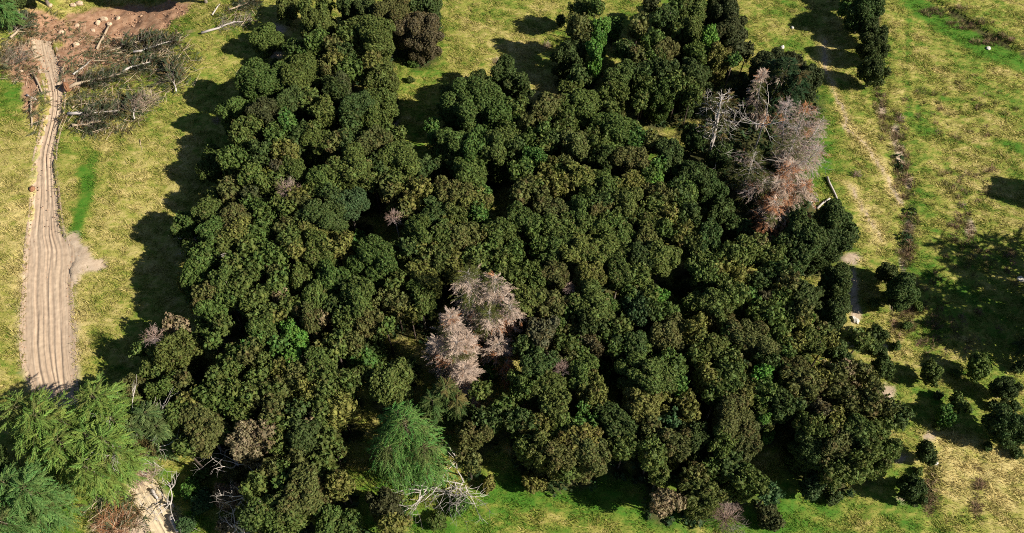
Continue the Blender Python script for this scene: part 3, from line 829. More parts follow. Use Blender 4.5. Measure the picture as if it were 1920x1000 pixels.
# crowns as the photograph shows them: x, y, radius (px of the 1920 frame), hue + mode (f wood, e edge, i free, u low, s shrub) + x for fine twigs
TREE_ROWS = '''
500,77,33,gi 540,18,24,oi 572,14,13,of 598,46,34,oe 563,97,25,ge 597,83,18,gf 560,140,36,of 497,167,48,ge 545,190,25,df 443,212,30,ge 497,212,28,kf 540,238,18,vf 578,193,20,of 612,137,22,bf 627,177,22,df 610,212,22,of
585,247,15,of 515,125,14,di 625,90,15,bf 630,118,16,yf 690,20,24,df 738,25,30,bf 797,10,32,de 785,60,36,nex 700,67,36,of 655,73,20,of 650,105,16,df 656,135,20,gf 715,155,34,oe 700,125,18,yf 715,193,30,ge 670,200,26,df
660,240,20,df 700,235,30,oe 650,10,20,df 610,8,16,of 775,120,8,gs 770,150,7,gs 945,140,27,de 890,200,50,gf 812,237,15,ve 835,210,15,oe 905,160,24,de 935,215,30,gf 850,180,22,oe 1091,20,22,oe 1085,55,20,bf 1117,15,13,gf
1127,50,14,lf 1115,95,15,lf 1122,72,12,lf 1052,42,10,di 1068,110,30,de 1095,85,16,bf 1085,145,16,df 970,160,26,de 1085,205,36,gf 1070,175,24,oe 1025,205,28,bf 1065,235,20,of 990,235,14,bf 1020,245,12,gf 970,205,16,of 1155,252,38,of
1150,55,20,vu 1195,55,17,bf 1225,80,18,gf 1225,115,18,gf 1170,95,15,df 1190,105,15,bf 1205,117,10,bf 1165,145,25,gf 1150,178,24,of 1145,207,16,of 1205,145,20,df 1210,168,18,of 1200,192,14,of 1245,100,24,bf 1245,140,22,df 1240,180,22,gf
1270,165,20,of 1245,35,22,df 1270,20,18,gf 1265,60,16,of 1220,8,14,kf 1300,15,28,of 1350,22,36,kex 1370,62,32,kex 1295,55,25,of 1330,75,17,lf 1375,95,22,kex 1400,97,14,kex 1345,110,21,yf 1305,112,22,gf 1300,145,28,df 1295,177,18,of
1375,112,10,vf 1440,130,36,kex 1482,124,26,kex 1508,152,28,kex 402,315,34,gi 440,300,22,gf 455,275,20,of 470,250,22,of 490,290,22,df 520,262,20,gf 535,292,22,yf 550,325,26,of 520,315,10,nf 560,265,22,df 600,268,26,of 632,272,20,bf
480,343,24,of 510,348,19,of 435,365,22,bf 403,372,20,oe 470,372,18,kf 478,391,20,gf 495,402,16,gf 350,425,27,ge 395,405,26,of 440,410,28,bf 455,437,20,yf 400,440,26,gf 430,457,24,of 362,472,18,oe 385,485,22,gf 470,470,19,of
490,440,22,gf 510,430,19,gf 505,415,12,of 535,430,15,bf 545,460,22,of 500,482,18,gf 525,485,18,gf 540,400,18,of 560,375,18,yf 570,390,18,bf 530,390,16,of 600,345,28,gf 630,340,22,of 600,368,16,of 610,412,36,df 590,440,27,yf
560,475,16,yf 555,438,18,of 600,475,32,of 635,470,19,yf 622,375,20,df 655,275,22,df 700,272,30,bf 750,300,34,of 740,257,20,oe 660,320,40,of 655,385,28,mf 710,320,18,df 700,340,13,of 727,360,17,bf 745,345,17,of 795,318,26,de
765,362,19,yf 795,360,18,yf 775,387,19,yf 738,387,14,ye 757,402,13,bf 813,402,26,df 848,305,21,oe 880,330,30,of 850,372,34,bf 885,375,26,yf 905,367,16,vf 895,407,18,vf 855,412,24,of 835,427,11,yf 785,437,28,of 825,445,26,of
865,455,34,bf 770,470,18,df 757,480,13,of 740,463,10,of 805,477,17,yf 830,490,30,of 795,492,20,of 703,498,46,gf 670,450,14,vu 648,457,15,yf 815,257,15,ve 855,270,30,gf 895,275,30,gf 827,296,15,ge 890,312,17,gf 930,275,30,of
952,255,20,of 938,440,31,gf 918,445,15,yf 925,472,17,gf 895,492,23,of 945,495,20,of 990,270,19,gf 965,277,18,df 1022,270,12,of 1000,302,23,vf 1040,265,15,df 1080,272,28,bf 1110,262,16,of 1120,280,22,of 1128,305,23,df 1190,268,21,vf
1215,270,17,bf 1183,305,30,bf 1255,290,28,df 1235,312,14,vf 975,325,18,gf 978,362,22,bf 1005,355,11,of 1030,320,16,yf 1055,325,18,of 1025,347,18,yf 1052,352,20,yf 1012,367,14,bf 1090,335,26,yf 1060,308,15,bf 1140,355,30,gf 1132,387,22,df
1105,372,20,of 1178,350,25,yf 1170,385,30,of 1210,367,24,bf 1240,372,22,bf 1232,345,14,lf 1215,335,14,gf 1270,365,22,df 1040,397,28,bf 1088,395,28,of 1125,402,24,bf 1040,432,30,of 1085,432,32,of 1125,437,28,of 1040,472,32,of 1082,472,34,yf
1125,477,32,of 1015,390,20,bf 1008,430,20,gf 1012,465,18,gf 978,415,28,gf 962,482,22,gf 1150,420,18,gf 1165,455,28,of 1185,417,18,df 1168,421,10,bf 1155,490,22,of 1215,415,26,of 1250,412,19,yf 1247,438,20,gf 1215,452,26,bf 1200,482,28,df
1240,485,28,of 1275,445,20,yf 1225,387,20,of 1300,330,28,df 1285,365,20,gf 1290,405,20,df 1330,360,32,du 1330,452,26,df 1300,462,24,of 1310,492,26,of 1380,430,28,du 1350,400,30,du 1400,475,27,of 1417,463,18,bf 1365,485,24,of 1440,487,26,of
1455,458,11,ge 1560,412,36,de 1505,440,32,df 1545,458,36,de 1500,477,26,df 1585,440,24,de 1470,460,20,df 1300,265,24,du 1350,300,26,du 375,520,38,ge 345,530,12,ye 420,530,28,gf 428,563,16,gf 390,560,26,bf 400,582,28,gf 390,616,24,ge
418,612,17,of 400,640,13,gf 412,650,10,mu 460,530,21,of 455,560,15,of 470,577,16,of 487,560,16,of 440,505,20,of 482,507,20,gf 515,515,15,bf 525,535,20,gf 525,555,11,tf 500,545,13,of 483,596,14,of 505,587,16,of 522,600,14,yf
495,620,28,gf 565,525,26,of 592,560,30,of 547,580,20,of 580,602,26,bf 602,597,13,tf 628,530,32,gf 635,588,20,df 545,622,17,lf 560,640,17,lf 550,675,15,lf 480,650,20,vf 525,650,15,vf 470,667,20,bf 435,690,26,of 410,707,15,of
505,692,26,of 485,722,24,of 535,695,18,yf 560,700,20,bf 540,727,24,bf 600,690,30,of 610,652,15,yf 630,655,20,of 620,722,26,of 590,715,18,yf 580,738,26,yf 380,740,16,gf 410,727,20,of 430,735,17,vf 400,752,20,gf 460,742,22,of
490,747,26,bf 520,745,22,of 335,613,22,tex 347,637,15,tex 335,660,38,oe 265,655,15,ge 300,665,24,oe 250,735,30,be 325,735,36,ge 345,715,16,bf 290,700,20,oe 670,565,36,gf 655,540,20,df 715,562,12,bf 745,577,24,bf 745,535,18,of
725,612,14,gf 795,520,30,yf 780,542,16,gf 790,570,26,of 850,510,24,yf 770,587,12,yf 690,605,26,bf 655,610,26,of 665,640,18,bf 640,642,18,df 680,680,27,vu 735,722,36,of 650,720,24,of 690,707,16,of 760,700,26,du 705,655,22,du
715,685,18,gu 905,517,18,df 940,522,24,of 885,497,22,of 900,735,17,of 925,690,20,vu 1010,530,26,gf 975,520,22,of 990,565,28,of 1030,577,28,bf 1040,517,28,bf 1105,520,30,yf 1105,575,38,of 1130,582,26,gf 1105,615,26,df 1065,590,14,gf
1018,625,28,nf 1045,610,15,gf 1070,620,14,bf 985,652,18,df 1005,682,28,df 1060,655,22,of 1105,650,23,nf 1085,657,16,gf 1035,675,11,nf 1068,677,12,bf 1090,700,30,gf 1030,732,36,of 985,730,24,gf 1105,742,28,yf 965,712,12,of 1160,515,28,of
1195,525,22,of 1205,503,16,of 1178,552,14,gf 1215,560,20,of 1235,555,13,lf 1185,590,26,mf 1220,587,18,df 1245,595,22,gf 1255,630,33,bf 1165,620,20,of 1182,650,28,df 1140,630,22,gf 1155,655,18,gf 1205,655,16,gf 1137,690,13,vu 1215,710,44,of
1255,690,26,gf 1270,722,16,vf 1237,742,20,yf 1165,720,14,du 1320,520,26,of 1350,510,18,yf 1380,525,22,yf 1355,537,20,of 1425,530,22,df 1460,515,26,df 1475,535,20,bf 1456,543,10,yf 1435,562,15,nf 1405,560,14,vf 1375,560,24,of 1467,570,20,gf
1505,560,30,df 1500,590,20,bf 1521,598,8,lf 1500,606,18,yf 1475,600,15,df 1420,590,26,gf 1450,598,20,gf 1340,575,32,of 1298,575,20,of 1345,607,26,bf 1300,622,24,yf 1405,637,38,bf 1370,640,24,gf 1455,642,26,gf 1485,647,18,yf 1465,625,18,of
1520,642,30,of 1560,600,34,de 1568,535,32,de 1555,637,12,yf 1535,617,12,bf 1570,662,24,de 1330,652,28,of 1308,667,20,of 1370,690,26,of 1430,680,22,df 1452,682,15,df 1470,662,15,gf 1365,710,34,gf 1325,715,22,yf 1425,712,21,lf 1430,742,22,gf
1385,742,30,yf 1345,742,28,of 1490,697,30,bf 1500,727,30,bf 1535,712,20,yf 1565,702,20,bf 1585,702,24,te 1560,737,24,bf 1612,640,22,oe 1643,632,20,di 1655,690,19,di 1615,702,26,bex 1690,547,30,dix 1663,512,17,di 1640,570,12,gs 1745,700,19,gi
1835,690,21,gi 1885,730,22,di 1772,780,17,vi 1795,757,14,gi 1890,803,34,di 1737,852,18,di 1710,920,24,di 1682,785,23,de 385,805,40,bf 430,770,19,gf 335,785,28,gf 360,757,20,yf 415,815,14,vf 350,842,16,of 460,830,28,tf 490,820,26,tf
522,832,20,of 455,782,20,of 520,775,26,bf 520,802,22,of 570,820,32,df 585,793,11,tf 560,870,24,bf 620,830,22,of 610,772,24,of 640,770,26,yf 560,772,20,df 512,887,24,bf 535,897,22,gf 485,912,24,of 570,925,40,bf 545,957,28,of
500,960,32,of 525,987,28,of 465,972,18,df 615,977,32,ge 630,910,22,yf 610,872,22,of 430,930,26,ti 430,987,20,ti 440,885,26,bi 357,915,20,ls 380,942,24,ms 350,985,16,ms 400,860,15,gs 380,887,15,gs 640,905,18,yf 655,985,27,ge
722,950,34,kex 737,987,22,yf 885,820,28,bfx 915,910,14,ys 860,945,20,vs 820,980,18,gs 915,790,26,df 950,770,22,gf 880,862,20,bf 980,792,26,df 1005,800,26,yf 1050,802,28,of 1040,770,28,of 1095,765,10,vf 1080,792,12,vf 1110,790,12,vf
1090,832,30,yf 1050,852,30,bf 1103,850,32,bf 1070,877,24,oe 1020,842,28,of 985,837,22,of 1155,797,36,df 1170,840,24,of 1220,802,24,bf 1255,792,15,mf 1205,767,36,yf 1265,832,30,bf 1220,852,26,of 1235,890,22,oe 1000,905,22,yi 1028,915,8,ds
1035,895,8,gs 1250,940,28,te 1290,770,22,yf 1300,822,28,df 1375,790,40,bf 1395,822,32,bf 1355,830,28,of 1430,780,18,of 1432,785,10,lf 1437,815,17,lu 1365,872,30,de 1335,880,22,ge 1305,892,24,be 1312,935,34,oe 1400,905,32,ge 1440,925,22,me
1440,970,24,ki 1350,917,18,du 1470,765,28,df 1490,795,16,nu 1540,770,18,nf 1520,802,28,of 1565,790,18,yf 1525,847,36,de 1570,832,30,bf 1520,910,20,mi 1570,882,30,oe 1600,882,30,oe 1610,812,32,of 1645,805,28,oe 1650,850,34,oe 1610,850,28,of
1585,752,26,bf 1622,752,26,bf 1652,762,20,bf 1563,935,14,ds 1052,250,16,of 640,160,18,kf
1616,28,28,dix 1634,62,22,dix 1638,92,24,dix 1637,136,23,dix 1583,18,12,vi 1600,-8,20,di
1700,612,8,gs 1680,650,9,gs 1760,742,9,ds 1862,762,10,ds 1903,762,9,ds 1815,768,8,gs 1852,838,9,ds 1640,655,11,ds 1668,520,12,di 1720,575,9,gs 1655,660,10,ds 1760,800,10,gs 1905,850,11,ds 1722,885,8,gs 1690,905,9,ds 1850,690,9,ds 1790,700,9,gs 1910,690,12,ds
'''
# ------------------------------------------------------------------ conifers and dead trees
def fronds(M, P, D, up, ln, rs, pairs=7, wid=0.34, droop=0.25, blade=0.075, tint=None):
    """feathered sprays: P roots, D directions, up = sheet normals, ln lengths"""
    n = len(P)
    D = unit(D); S = unit(np.cross(D, up)); U = np.cross(S, D)
    s = np.linspace(0.08, 1.0, pairs)[None, :, None]
    ax = P[:, None] + D[:, None] * ln[:, None, None] * s - np.array([0, 0, 1.0]) * (droop * ln)[:, None, None] * s ** 2
    prof = np.sin(np.clip(np.linspace(0.35, 1.0, pairs) * np.pi, 0, np.pi - 0.25))[None, :, None]
    tt = rs.random(n) if tint is None else tint
    for sg in (-1, 1):
        L = ln[:, None, None] * wid * prof * rs.uniform(0.75, 1.2, (n, pairs, 1))
        dirv = unit(S[:, None] * sg * 0.75 + D[:, None] * 0.8 + rs.normal(0, 0.16, (n, pairs, 3)))
        tip = ax + dirv * L - np.array([0, 0, 1.0]) * L * 0.15
        w = blade * ln[:, None, None] * rs.uniform(0.7, 1.2, (n, pairs, 1))
        a0 = ax - D[:, None] * w; a1 = ax + D[:, None] * w + U[:, None] * w * 0.5
        mid = (ax + tip) / 2 + D[:, None] * w * 1.3
        V = np.stack([a0, a1, mid, tip], 2).reshape(-1, 3)
        b = np.arange(n * pairs)[:, None] * 4
        M.add(V, np.concatenate([b + [0, 2, 1], b + [0, 3, 2]]), np.repeat(np.repeat(tt, pairs), 4))
    e0 = ax[:, -2]; e1 = ax[:, -1] + D * ln[:, None] * 0.1
    w = (blade * ln)[:, None]
    V = np.stack([e0 - S * w, e0 + S * w, e1], 1).reshape(-1, 3)
    M.add(V, np.arange(len(V)).reshape(-1, 3), np.repeat(tt, 3))

def spray_tree(h, rad, seed, nb=60, per=22, fl=1.3, lift=(0.1, 0.5), z0=0.25, droop=0.3, pairs=7, wid=0.34, blade=0.075, bark_r=0.3, leaders=None, dome=2.2, sag=0.18, ragged=0.35, wild=0.05):
    """trunk bars, bough bars and the sprays along the boughs of one conifer, as three meshes in the making;
    leaders: (x, y, height share, reach share) of each stem of a many-stemmed tree, x and y in units of rad"""
    rs = np.random.default_rng(seed)
    TR, BO, SP = Mesh(), Mesh(), Mesh()
    P, D, U, L = [], [], [], []
    for lx, ly, hs, rsn in (leaders or [(0, 0, 1, 1)]):
        H, RR = h * hs, rad * rsn
        top = np.array([lx * rad, ly * rad, H])
        stem = lambda f: np.array([top[0] * min(1, f * 1.25) ** .8, top[1] * min(1, f * 1.25) ** .8, H * f])
        tube(TR, [(0, 0, -0.4)] + [stem(f) for f in (.1, .35, .65, .97)], [bark_r, bark_r * .9, bark_r * .7, bark_r * .4, 0.02], 7)
        n = int(nb * rsn)
        ph = rs.uniform(0, 6.28)
        for i in range(n):
            f = z0 + (1 - z0) * ((i + 0.5) / n) ** 0.85
            a = i * 2.39996 + rs.uniform(-0.4, 0.4)
            reach = RR * math.sqrt(max(0.04, 1 - max(0, (f - z0) / (1 - z0)) ** dome))
            reach *= 1 - ragged * (0.5 + 0.5 * math.sin(a * 2 + ph + 5 * f)) * rs.uniform(0.3, 1.3)
            reach = max(reach, 0.35) * rs.uniform(0.8, 1.12)
            up = lift[0] + (lift[1] - lift[0]) * f + rs.uniform(-0.12, 0.12)
            dv = np.array([math.cos(a), math.sin(a), 0.0])
            s = np.linspace(0, 1, 6)[:, None]
            B = stem(f) + dv * reach * s + np.array([0, 0, 1.0]) * reach * (up * s - droop * s ** 2.2)
            B[1:-1] += rs.normal(0, 0.06 * reach, (4, 3)) * [1, 1, .4]
            tube(BO, B, np.linspace(0.028 * bark_r / 0.3 + 0.012 * reach / 3, 0.01, 6), 3, cap=False)
            k = max(5, int(per * reach / rad))
            for j in range(k):
                u = 0.2 + 0.8 * (j + 0.6) / k
                q = u * 5; i0 = min(4, int(q)); p = B[i0] + (B[i0 + 1] - B[i0]) * (q - i0)
                t = unit(B[i0 + 1] - B[i0])
                sd_ = np.cross(t, [0, 0, 1.0])
                sg = 1 if j % 2 else -1
                d = unit(t * 0.9 + sd_ * sg * rs.uniform(0.4, 1.1) * (1.25 - u) * 1.5 + np.array([0, 0, rs.uniform(-0.3, 0.3)]) + rs.normal(0, wild, 3))
                P.append(p); D.append(d); U.append(unit(np.array([0, 0, 1.0]) + rs.normal(0, 0.3, 3))); L.append(fl * rs.uniform(0.6, 1.15) * (1.2 - 0.45 * u))
            P.append(B[-1]); D.append(unit(B[-1] - B[-2])); U.append(np.array([0, 0, 1.0])); L.append(fl * rs.uniform(.7, 1.0))
    n = len(P)
    P = np.array(P)
    # neighbouring sprays live and die together
    t = vnoise(P[:, 0] / 1.3 + seed * 3.1, P[:, 1] / 1.3 + P[:, 2] / 1.5, seed) 
    t = np.clip((t - 0.5) * 1.3 + 0.5 + rs.normal(0, 0.1, n), 0, 0.999)
    fronds(SP, P, np.array(D), np.array(U), np.array(L), rs, pairs=pairs, wid=wid, droop=sag, blade=blade, tint=t)
    return TR, BO, SP

M_TWIG = plain_mat('green_twig', (0.10, 0.09, 0.04), (0.16, 0.14, 0.06), 3, bump=0)

def conifer(px, py, zt, rp, h, seed, label, col, name='conifer', cat='conifer', group=None, brown=0.05, **kw):
    """zt: height above ground of the level seen at px, py"""
    X, Y, _ = at(px, py, zt)
    rad = rp / pxm(px, py, zt)
    TR, BO, SP = spray_tree(h, rad, seed, **kw)
    root = empty(name, (X, Y, float(gz(X, Y)[0])), 0)
    tag(root, label, cat, group)
    link('trunk', TR.build('trunk', M_BARK, True), root)
    link('branches', BO.build('branches', M_TWIG, True), root)['kind'] = 'stuff'
    c = link('crown', SP.build('crown', M_NEEDLE), root)
    c.color = (*col, brown)
    return root

def grow(M, p, d, ln, rad, depth, rs, spread=0.7, kids=3, up=0.15, a=0.5, gnarl=0.18):
    """a bare branching limb"""
    k = 4
    P = [np.array(p, float)]
    d = unit(np.array(d, float))
    for i in range(k):
        d = unit(d + rs.normal(0, gnarl, 3) + np.array([0, 0, up * 0.3]))
        P.append(P[-1] + d * ln / k)
    tube(M, P, np.linspace(rad, rad * 0.45, k + 1), 5 if rad > 0.04 else 3, a, cap=False)
    if depth <= 0: return
    for j in range(kids):
        q = P[1 + int(rs.integers(1, k))] if j else P[-1]
        dd = unit(d + rs.normal(0, spread, 3) + np.array([0, 0, up]))
        grow(M, q, dd, ln * rs.uniform(0.5, 0.75), max(rad * 0.5, 0.008), depth - 1, rs, spread, kids, up, a, gnarl)

def twig_shrub(px, py, rp, seed, label, mat, n=44, name='dead_shrub', cat='dead shrub', h=1.1, group=None, rad=0.02, depth=1):
    r = rp / pxm(px, py, 0.5)
    X, Y, _ = at(px, py, 0.6 * r)
    rs = np.random.default_rng(seed)
    S, T = Mesh(), Mesh()
    for i in range(n):
        a = i * 2.4; z = rs.uniform(0.05, 1.0)
        d = np.array([math.cos(a) * math.sqrt(1 - z * z * .9), math.sin(a) * math.sqrt(1 - z * z * .9), z * h])
        grow(T if i > 6 else S, (0.06 * math.cos(a), 0.06 * math.sin(a), -0.05), d, r * rs.uniform(0.7, 1.0), rad * (2 if i < 7 else 1), depth, rs, 0.5, 3, 0.1, gnarl=0.12)
    root = empty(name, (X, Y, float(gz(X, Y)[0])), 0)
    tag(root, label, cat, group)
    link('stem', S.build('stem', mat), root)
    link('twigs', T.build('twigs', mat), root)['kind'] = 'stuff'
    return root

def dead_spray_tree(px, py, zt, rp, h, seed, label, live=0.12, rust=0.05, mat=None, name='dead_conifer', nb=120, per=16, **kw):
    """a conifer whose sprays have died: pale twigs, a few live and rusty sprays left"""
    X, Y, _ = at(px, py, zt)
    rad = rp / pxm(px, py, zt)
    TR, BO, SP = spray_tree(h, rad, seed, nb=nb, per=per, **kw)
    root = empty(name, (X, Y, float(gz(X, Y)[0])), 0)
    tag(root, label, 'dead conifer')
    link('trunk', TR.build('trunk', M_DEADWOOD, True), root)
    link('branches', BO.build('branches', M_DEADWOOD, True), root)['kind'] = 'stuff'
    V, T, A = np.concatenate(SP.V), np.concatenate(SP.T), np.concatenate(SP.A)
    ft = A[T[:, 0]]
    for nm, sel, mt, col in (('dead_sprays', (ft >= live) & (ft < 1 - rust), mat or M_DEADSPRAY, None), ('live_sprays', ft < live, M_NEEDLE, (0.11, 0.125, 0.03, 0.35)), ('rusty_sprays', ft >= 1 - rust, M_RUST, None)):
        if not sel.any(): continue
        used, inv = np.unique(T[sel], return_inverse=True)
        o = link(nm, to_mesh(nm, V[used], inv.reshape(-1, 3), mt, False, tint=A[used]), root)
        o['kind'] = 'stuff'
        if col: o.color = col
    return root

def build_conifers():
    BRI = (0.185, 0.275, 0.055); DUL = (0.13, 0.19, 0.06); TEA = (0.125, 0.225, 0.058)
    g = 'spreading conifers over the end of the track'
    kw = dict(nb=96, per=26, fl=1.12, lift=(0.05, 0.5), z0=0.3, droop=0.42, wid=0.3, blade=.075, pairs=6, ragged=.4, dome=3.2)
    L3 = lambda k: [((.0, .05, 1, .8), (-.5, .3, .9, .62), (.45, -.35, .93, .6)), ((.1, .2, 1, .75), (.5, -.2, .9, .6), (-.45, -.3, .94, .62)), ((-.2, .25, .95, .7), (.3, .1, 1, .7), (-.1, -.5, .9, .6))][k % 3]
    conifer(100, 815, 7.5, 102, 12.5, 1, 'spreading bright green conifer hiding the lower end of the dirt track', BRI, group=g, leaders=L3(0), **kw)
    conifer(185, 785, 7.5, 88, 11.5, 2, 'bright green conifer beyond the largest one, next to the brownish olive tree', BRI, group=g, leaders=L3(1), **kw)
    conifer(195, 855, 7.5, 74, 12, 3, 'bright green conifer overhanging the pale dirt road', BRI, group=g, leaders=L3(2), **kw)
    conifer(285, 805, 6.5, 46, 10, 4, 'dull green conifer with bare dead limbs beside the bright spreading ones', DUL, group=g, brown=.3, leaders=L3(1), **kw)
    conifer(45, 945, 7.0, 92, 11, 5, 'blue green conifer in the near corner of the picture', TEA, group=g, leaders=L3(2), **kw)
    conifer(8, 20, 4, 22, 7, 6, 'blue green conifer top in the far corner beyond the dirt track', TEA, **dict(kw, nb=40))
    conifer(772, 835, 6.0, 84, 11.5, 7, 'dense feathery bright green conifer with drooping tips', (0.12, 0.245, 0.052), nb=140, per=17, pairs=6, fl=1.0, lift=(-0.05, 0.6), z0=0.1, droop=0.7, wid=0.22, blade=0.06, sag=.45, dome=3.6, ragged=.15,
            leaders=[(-.05, .1, 1, .95), (.35, -.3, .86, .7), (-.4, -.3, .84, .7), (-.25, .4, .92, .6)])
    conifer(835, 760, 6.0, 46, 10, 8, 'loose green conifer between the feathery one and the pale dead one', (0.08, 0.125, 0.032), brown=.3, nb=80, per=16, fl=1.1, lift=(0, 0.5), z0=0.2, droop=0.5, leaders=L3(1))
    conifer(1462, 170, 6.5, 44, 12, 9, 'dark green conifer standing behind the pink-grey dead tree', (0.035, 0.07, 0.025), brown=.2, nb=80, per=16, fl=1.1, lift=(0.05, 0.5), z0=0.3, droop=0.4, leaders=L3(0))

def build_dead():
    kw = dict(fl=0.85, wild=0.38, lift=(0.15, 0.8), z0=0.15, droop=0.4, pairs=6, wid=0.36, blade=0.038, bark_r=0.2, ragged=.75)
    dead_spray_tree(905, 590, 7.5, 70, 13, 21, 'pale pinkish dead conifer with a broad spiky top in the middle of the wood', live=.36, rust=.05, nb=170, per=22,
                    leaders=[(-.35, .55, 1, .72), (.35, .45, .94, .62), (.75, -.1, .8, .55), (.2, -.3, .82, .6), (.45, -.9, .6, .5)], **kw)
    dead_spray_tree(850, 668, 6.5, 50, 12, 22, 'narrow pale dead conifer leaning in front of the broad pale one', live=.12, rust=.05, nb=170, per=20,
                    leaders=[(0, .7, 1, .75), (.2, -.1, .9, .8), (-.55, .1, .78, .6), (.5, -.8, .72, .7), (.55, .3, .8, .55)], **kw)
    dead_spray_tree(876, 745, 3.5, 22, 6, 23, 'low tan dead conifer below the narrow pale one', live=.25, rust=.1, nb=80, per=10, **kw)
    dead_spray_tree(950, 692, 4.0, 16, 6, 24, 'small rust red dead conifer at the foot of the broad pale one', live=.15, rust=.8, nb=60, per=9, **kw)
    dead_spray_tree(1490, 262, 6.0, 64, 11, 25, 'pink-grey dead tree with a haze of fine twigs at the pasture edge', live=.2, rust=.16, mat=M_LILAC, nb=110, per=18,
                    leaders=[(.1, .3, 1, .7), (.6, .1, .85, .6), (-.3, .7, .9, .5), (.5, -.6, .7, .6), (-.2, -.4, .75, .6)], **dict(kw, lift=(0.1, .7), blade=.028))
    dead_spray_tree(1405, 335, 4.0, 56, 8, 26, 'shaded dead conifer with thin grey sprays behind the orange branches', live=.72, rust=.06, mat=M_LILAC, nb=90, per=12, leaders=[(0, .3, 1, .8), (.3, -.5, .8, .7)], **dict(kw, blade=.028))  # mostly dark green sprays: the shade on it is put into the colour
    dead_spray_tree(1440, 180, 7, 40, 11, 27, 'dead conifer tipped with upright tan sprays beyond the pink-grey tree', live=.5, rust=.06, nb=110, per=14, leaders=[(-.5, .2, 1, .6), (.4, .3, 1, .6)], **kw)
    dead_spray_tree(1455, 385, 3.5, 52, 6, 28, 'rust-orange dead conifer boughs at the sunward foot of the dead group', live=.3, rust=.42, nb=130, per=18, leaders=[(.3, .4, 1, .7), (-.2, -.2, .9, .7), (-.3, -.7, .7, .5)], **dict(kw, lift=(0, .4)))
    dead_spray_tree(1478, 345, 4.5, 50, 7.5, 33, 'tan dead conifer between the pink-grey twigs and the orange boughs', live=.25, rust=.2, nb=110, per=16, leaders=[(0, .3, 1, .8), (.5, -.3, .8, .7), (-.5, -.2, .8, .6)], **kw)
    dead_spray_tree(1432, 428, 2.0, 20, 3.2, 29, 'fallen orange bough lying lowest in the dead group', live=.1, rust=.6, nb=44, per=9, **dict(kw, lift=(0, .3)))
    dead_spray_tree(1512, 412, 2.6, 17, 3.2, 30, 'small red brown bough beside the large dark round tree', live=.0, rust=.85, nb=36, per=8, **dict(kw, lift=(0, .3)))
    # tall bare trunk in the shade
    rs = np.random.default_rng(31)
    X, Y, _ = at(1326, 296, 0)
    g = float(gz(X, Y)[0])
    root = tag(empty('dead_tree', (X, Y, g)), 'tall bare grey trunk with short broken side branches', 'dead tree')
    T, Br, Sp = Mesh(), Mesh(), Mesh()
    tube(T, [(0, 0, -.5), (0.1, 0.1, 4), (-0.1, .25, 8), (-.4, .3, 12.5)], [.33, .27, .2, .05], 8)
    P, D, U, L = [], [], [], []
    for i in range(46):
        z = rs.uniform(3.5, 12.3); a = i * 2.4
        d = np.array([math.cos(a), math.sin(a), rs.uniform(-.15, .35)]); ln = rs.uniform(1.2, 3.4) * (1.25 - z / 14)
        grow(Br, (-.02 * z, .03 * z, z), d, ln, .05, 2, rs, .55, 3, .05)
        if z > 6:
            for j in range(5): P.append(np.array([0, .03 * z, z]) + d * ln * rs.uniform(.4, 1.0)); D.append(d + rs.normal(0, .5, 3)); U.append(np.array([0, 0, 1.]) + rs.normal(0, .2, 3)); L.append(rs.uniform(.6, 1.1))
    fronds(Sp, np.array(P), np.array(D), np.array(U), np.array(L), rs)
    link('trunk', T.build('trunk', M_DEADWOOD, True), root)
    link('branches', Br.build('branches', M_DEADWOOD), root)['kind'] = 'stuff'
    o = link('live_sprays', Sp.build('live_sprays', M_NEEDLE), root); o.color = (.085, .095, .03, .4); o['kind'] = 'stuff'
    # bleached fallen branches by the feathery conifer
    for (px, py, ln, sd, lb) in ((812, 915, 4.6, 41, 'bleached white fallen branches lying beside the feathery green conifer'), (862, 912, 4.2, 42, 'bleached bare branches with thin twigs next to the lime shrub')):
        rs = np.random.default_rng(sd); M, TW = Mesh(), Mesh()
        X, Y, _ = at(px, py, .8)
        for i in range(13):
            a = rs.uniform(0, 6.28)
            grow(M if i < 3 else TW, rs.normal(0, .5, 3) * [1, .7, .3] + [0, 0, 1.2], (math.cos(a), .7 * math.sin(a), rs.uniform(-.05, .45)), ln * rs.uniform(.45, .8), .07, 2, rs, .6, 3, .05)
        r_ = tag(empty('fallen_branch', (X, Y, float(gz(X, Y)[0]))), lb, 'dead branch')
        link('limb', M.build('limb', M_DEADWOOD), r_); link('twigs', TW.build('twigs', M_DEADWOOD), r_)['kind'] = 'stuff'
    twig_shrub(1363, 966, 27, 43, 'round bare grey bush of fine twigs on the grass edge', M_LILAC, 110, name='bare_bush', cat='bush', rad=.018, depth=2)
    for k, (px, py, rp, lb) in enumerate(((540, 355, 15, 'lilac grey dead crown of bare twigs showing between green treetops'), (288, 630, 14, 'dead grey treetop on the meadow edge of the wood'),
                                          (740, 408, 11, 'small pinkish bare twigs beside the dark gap in the wood'), (1050, 690, 13, 'bare lavender twigs in front of the round brown tree'), (1065, 540, 8, 'tiny lavender dead treetop among olive crowns'))):
        r = rp / pxm(px, py, 7)
        root = twig_shrub(px, py, rp, 50 + k, lb, M_LILAC, 46, name='dead_treetop', cat='dead treetop', rad=.03, depth=2)
        X, Y, Z = at(px, py, 7.6 if k else 8.2)
        g = float(gz(X, Y)[0]); root.location = (X, Y, g)
        lift_ = Z - g - .4 * r
        for ch in root.children: ch.location = (0, 0, lift_)
        M = Mesh(); tube(M, [(0, 0, -.3), (.1, 0, lift_ / 2), (0, 0, lift_ + .1)], [.14, .1, .06], 6)
        link('trunk', M.build('trunk', M_DEADWOOD), root)
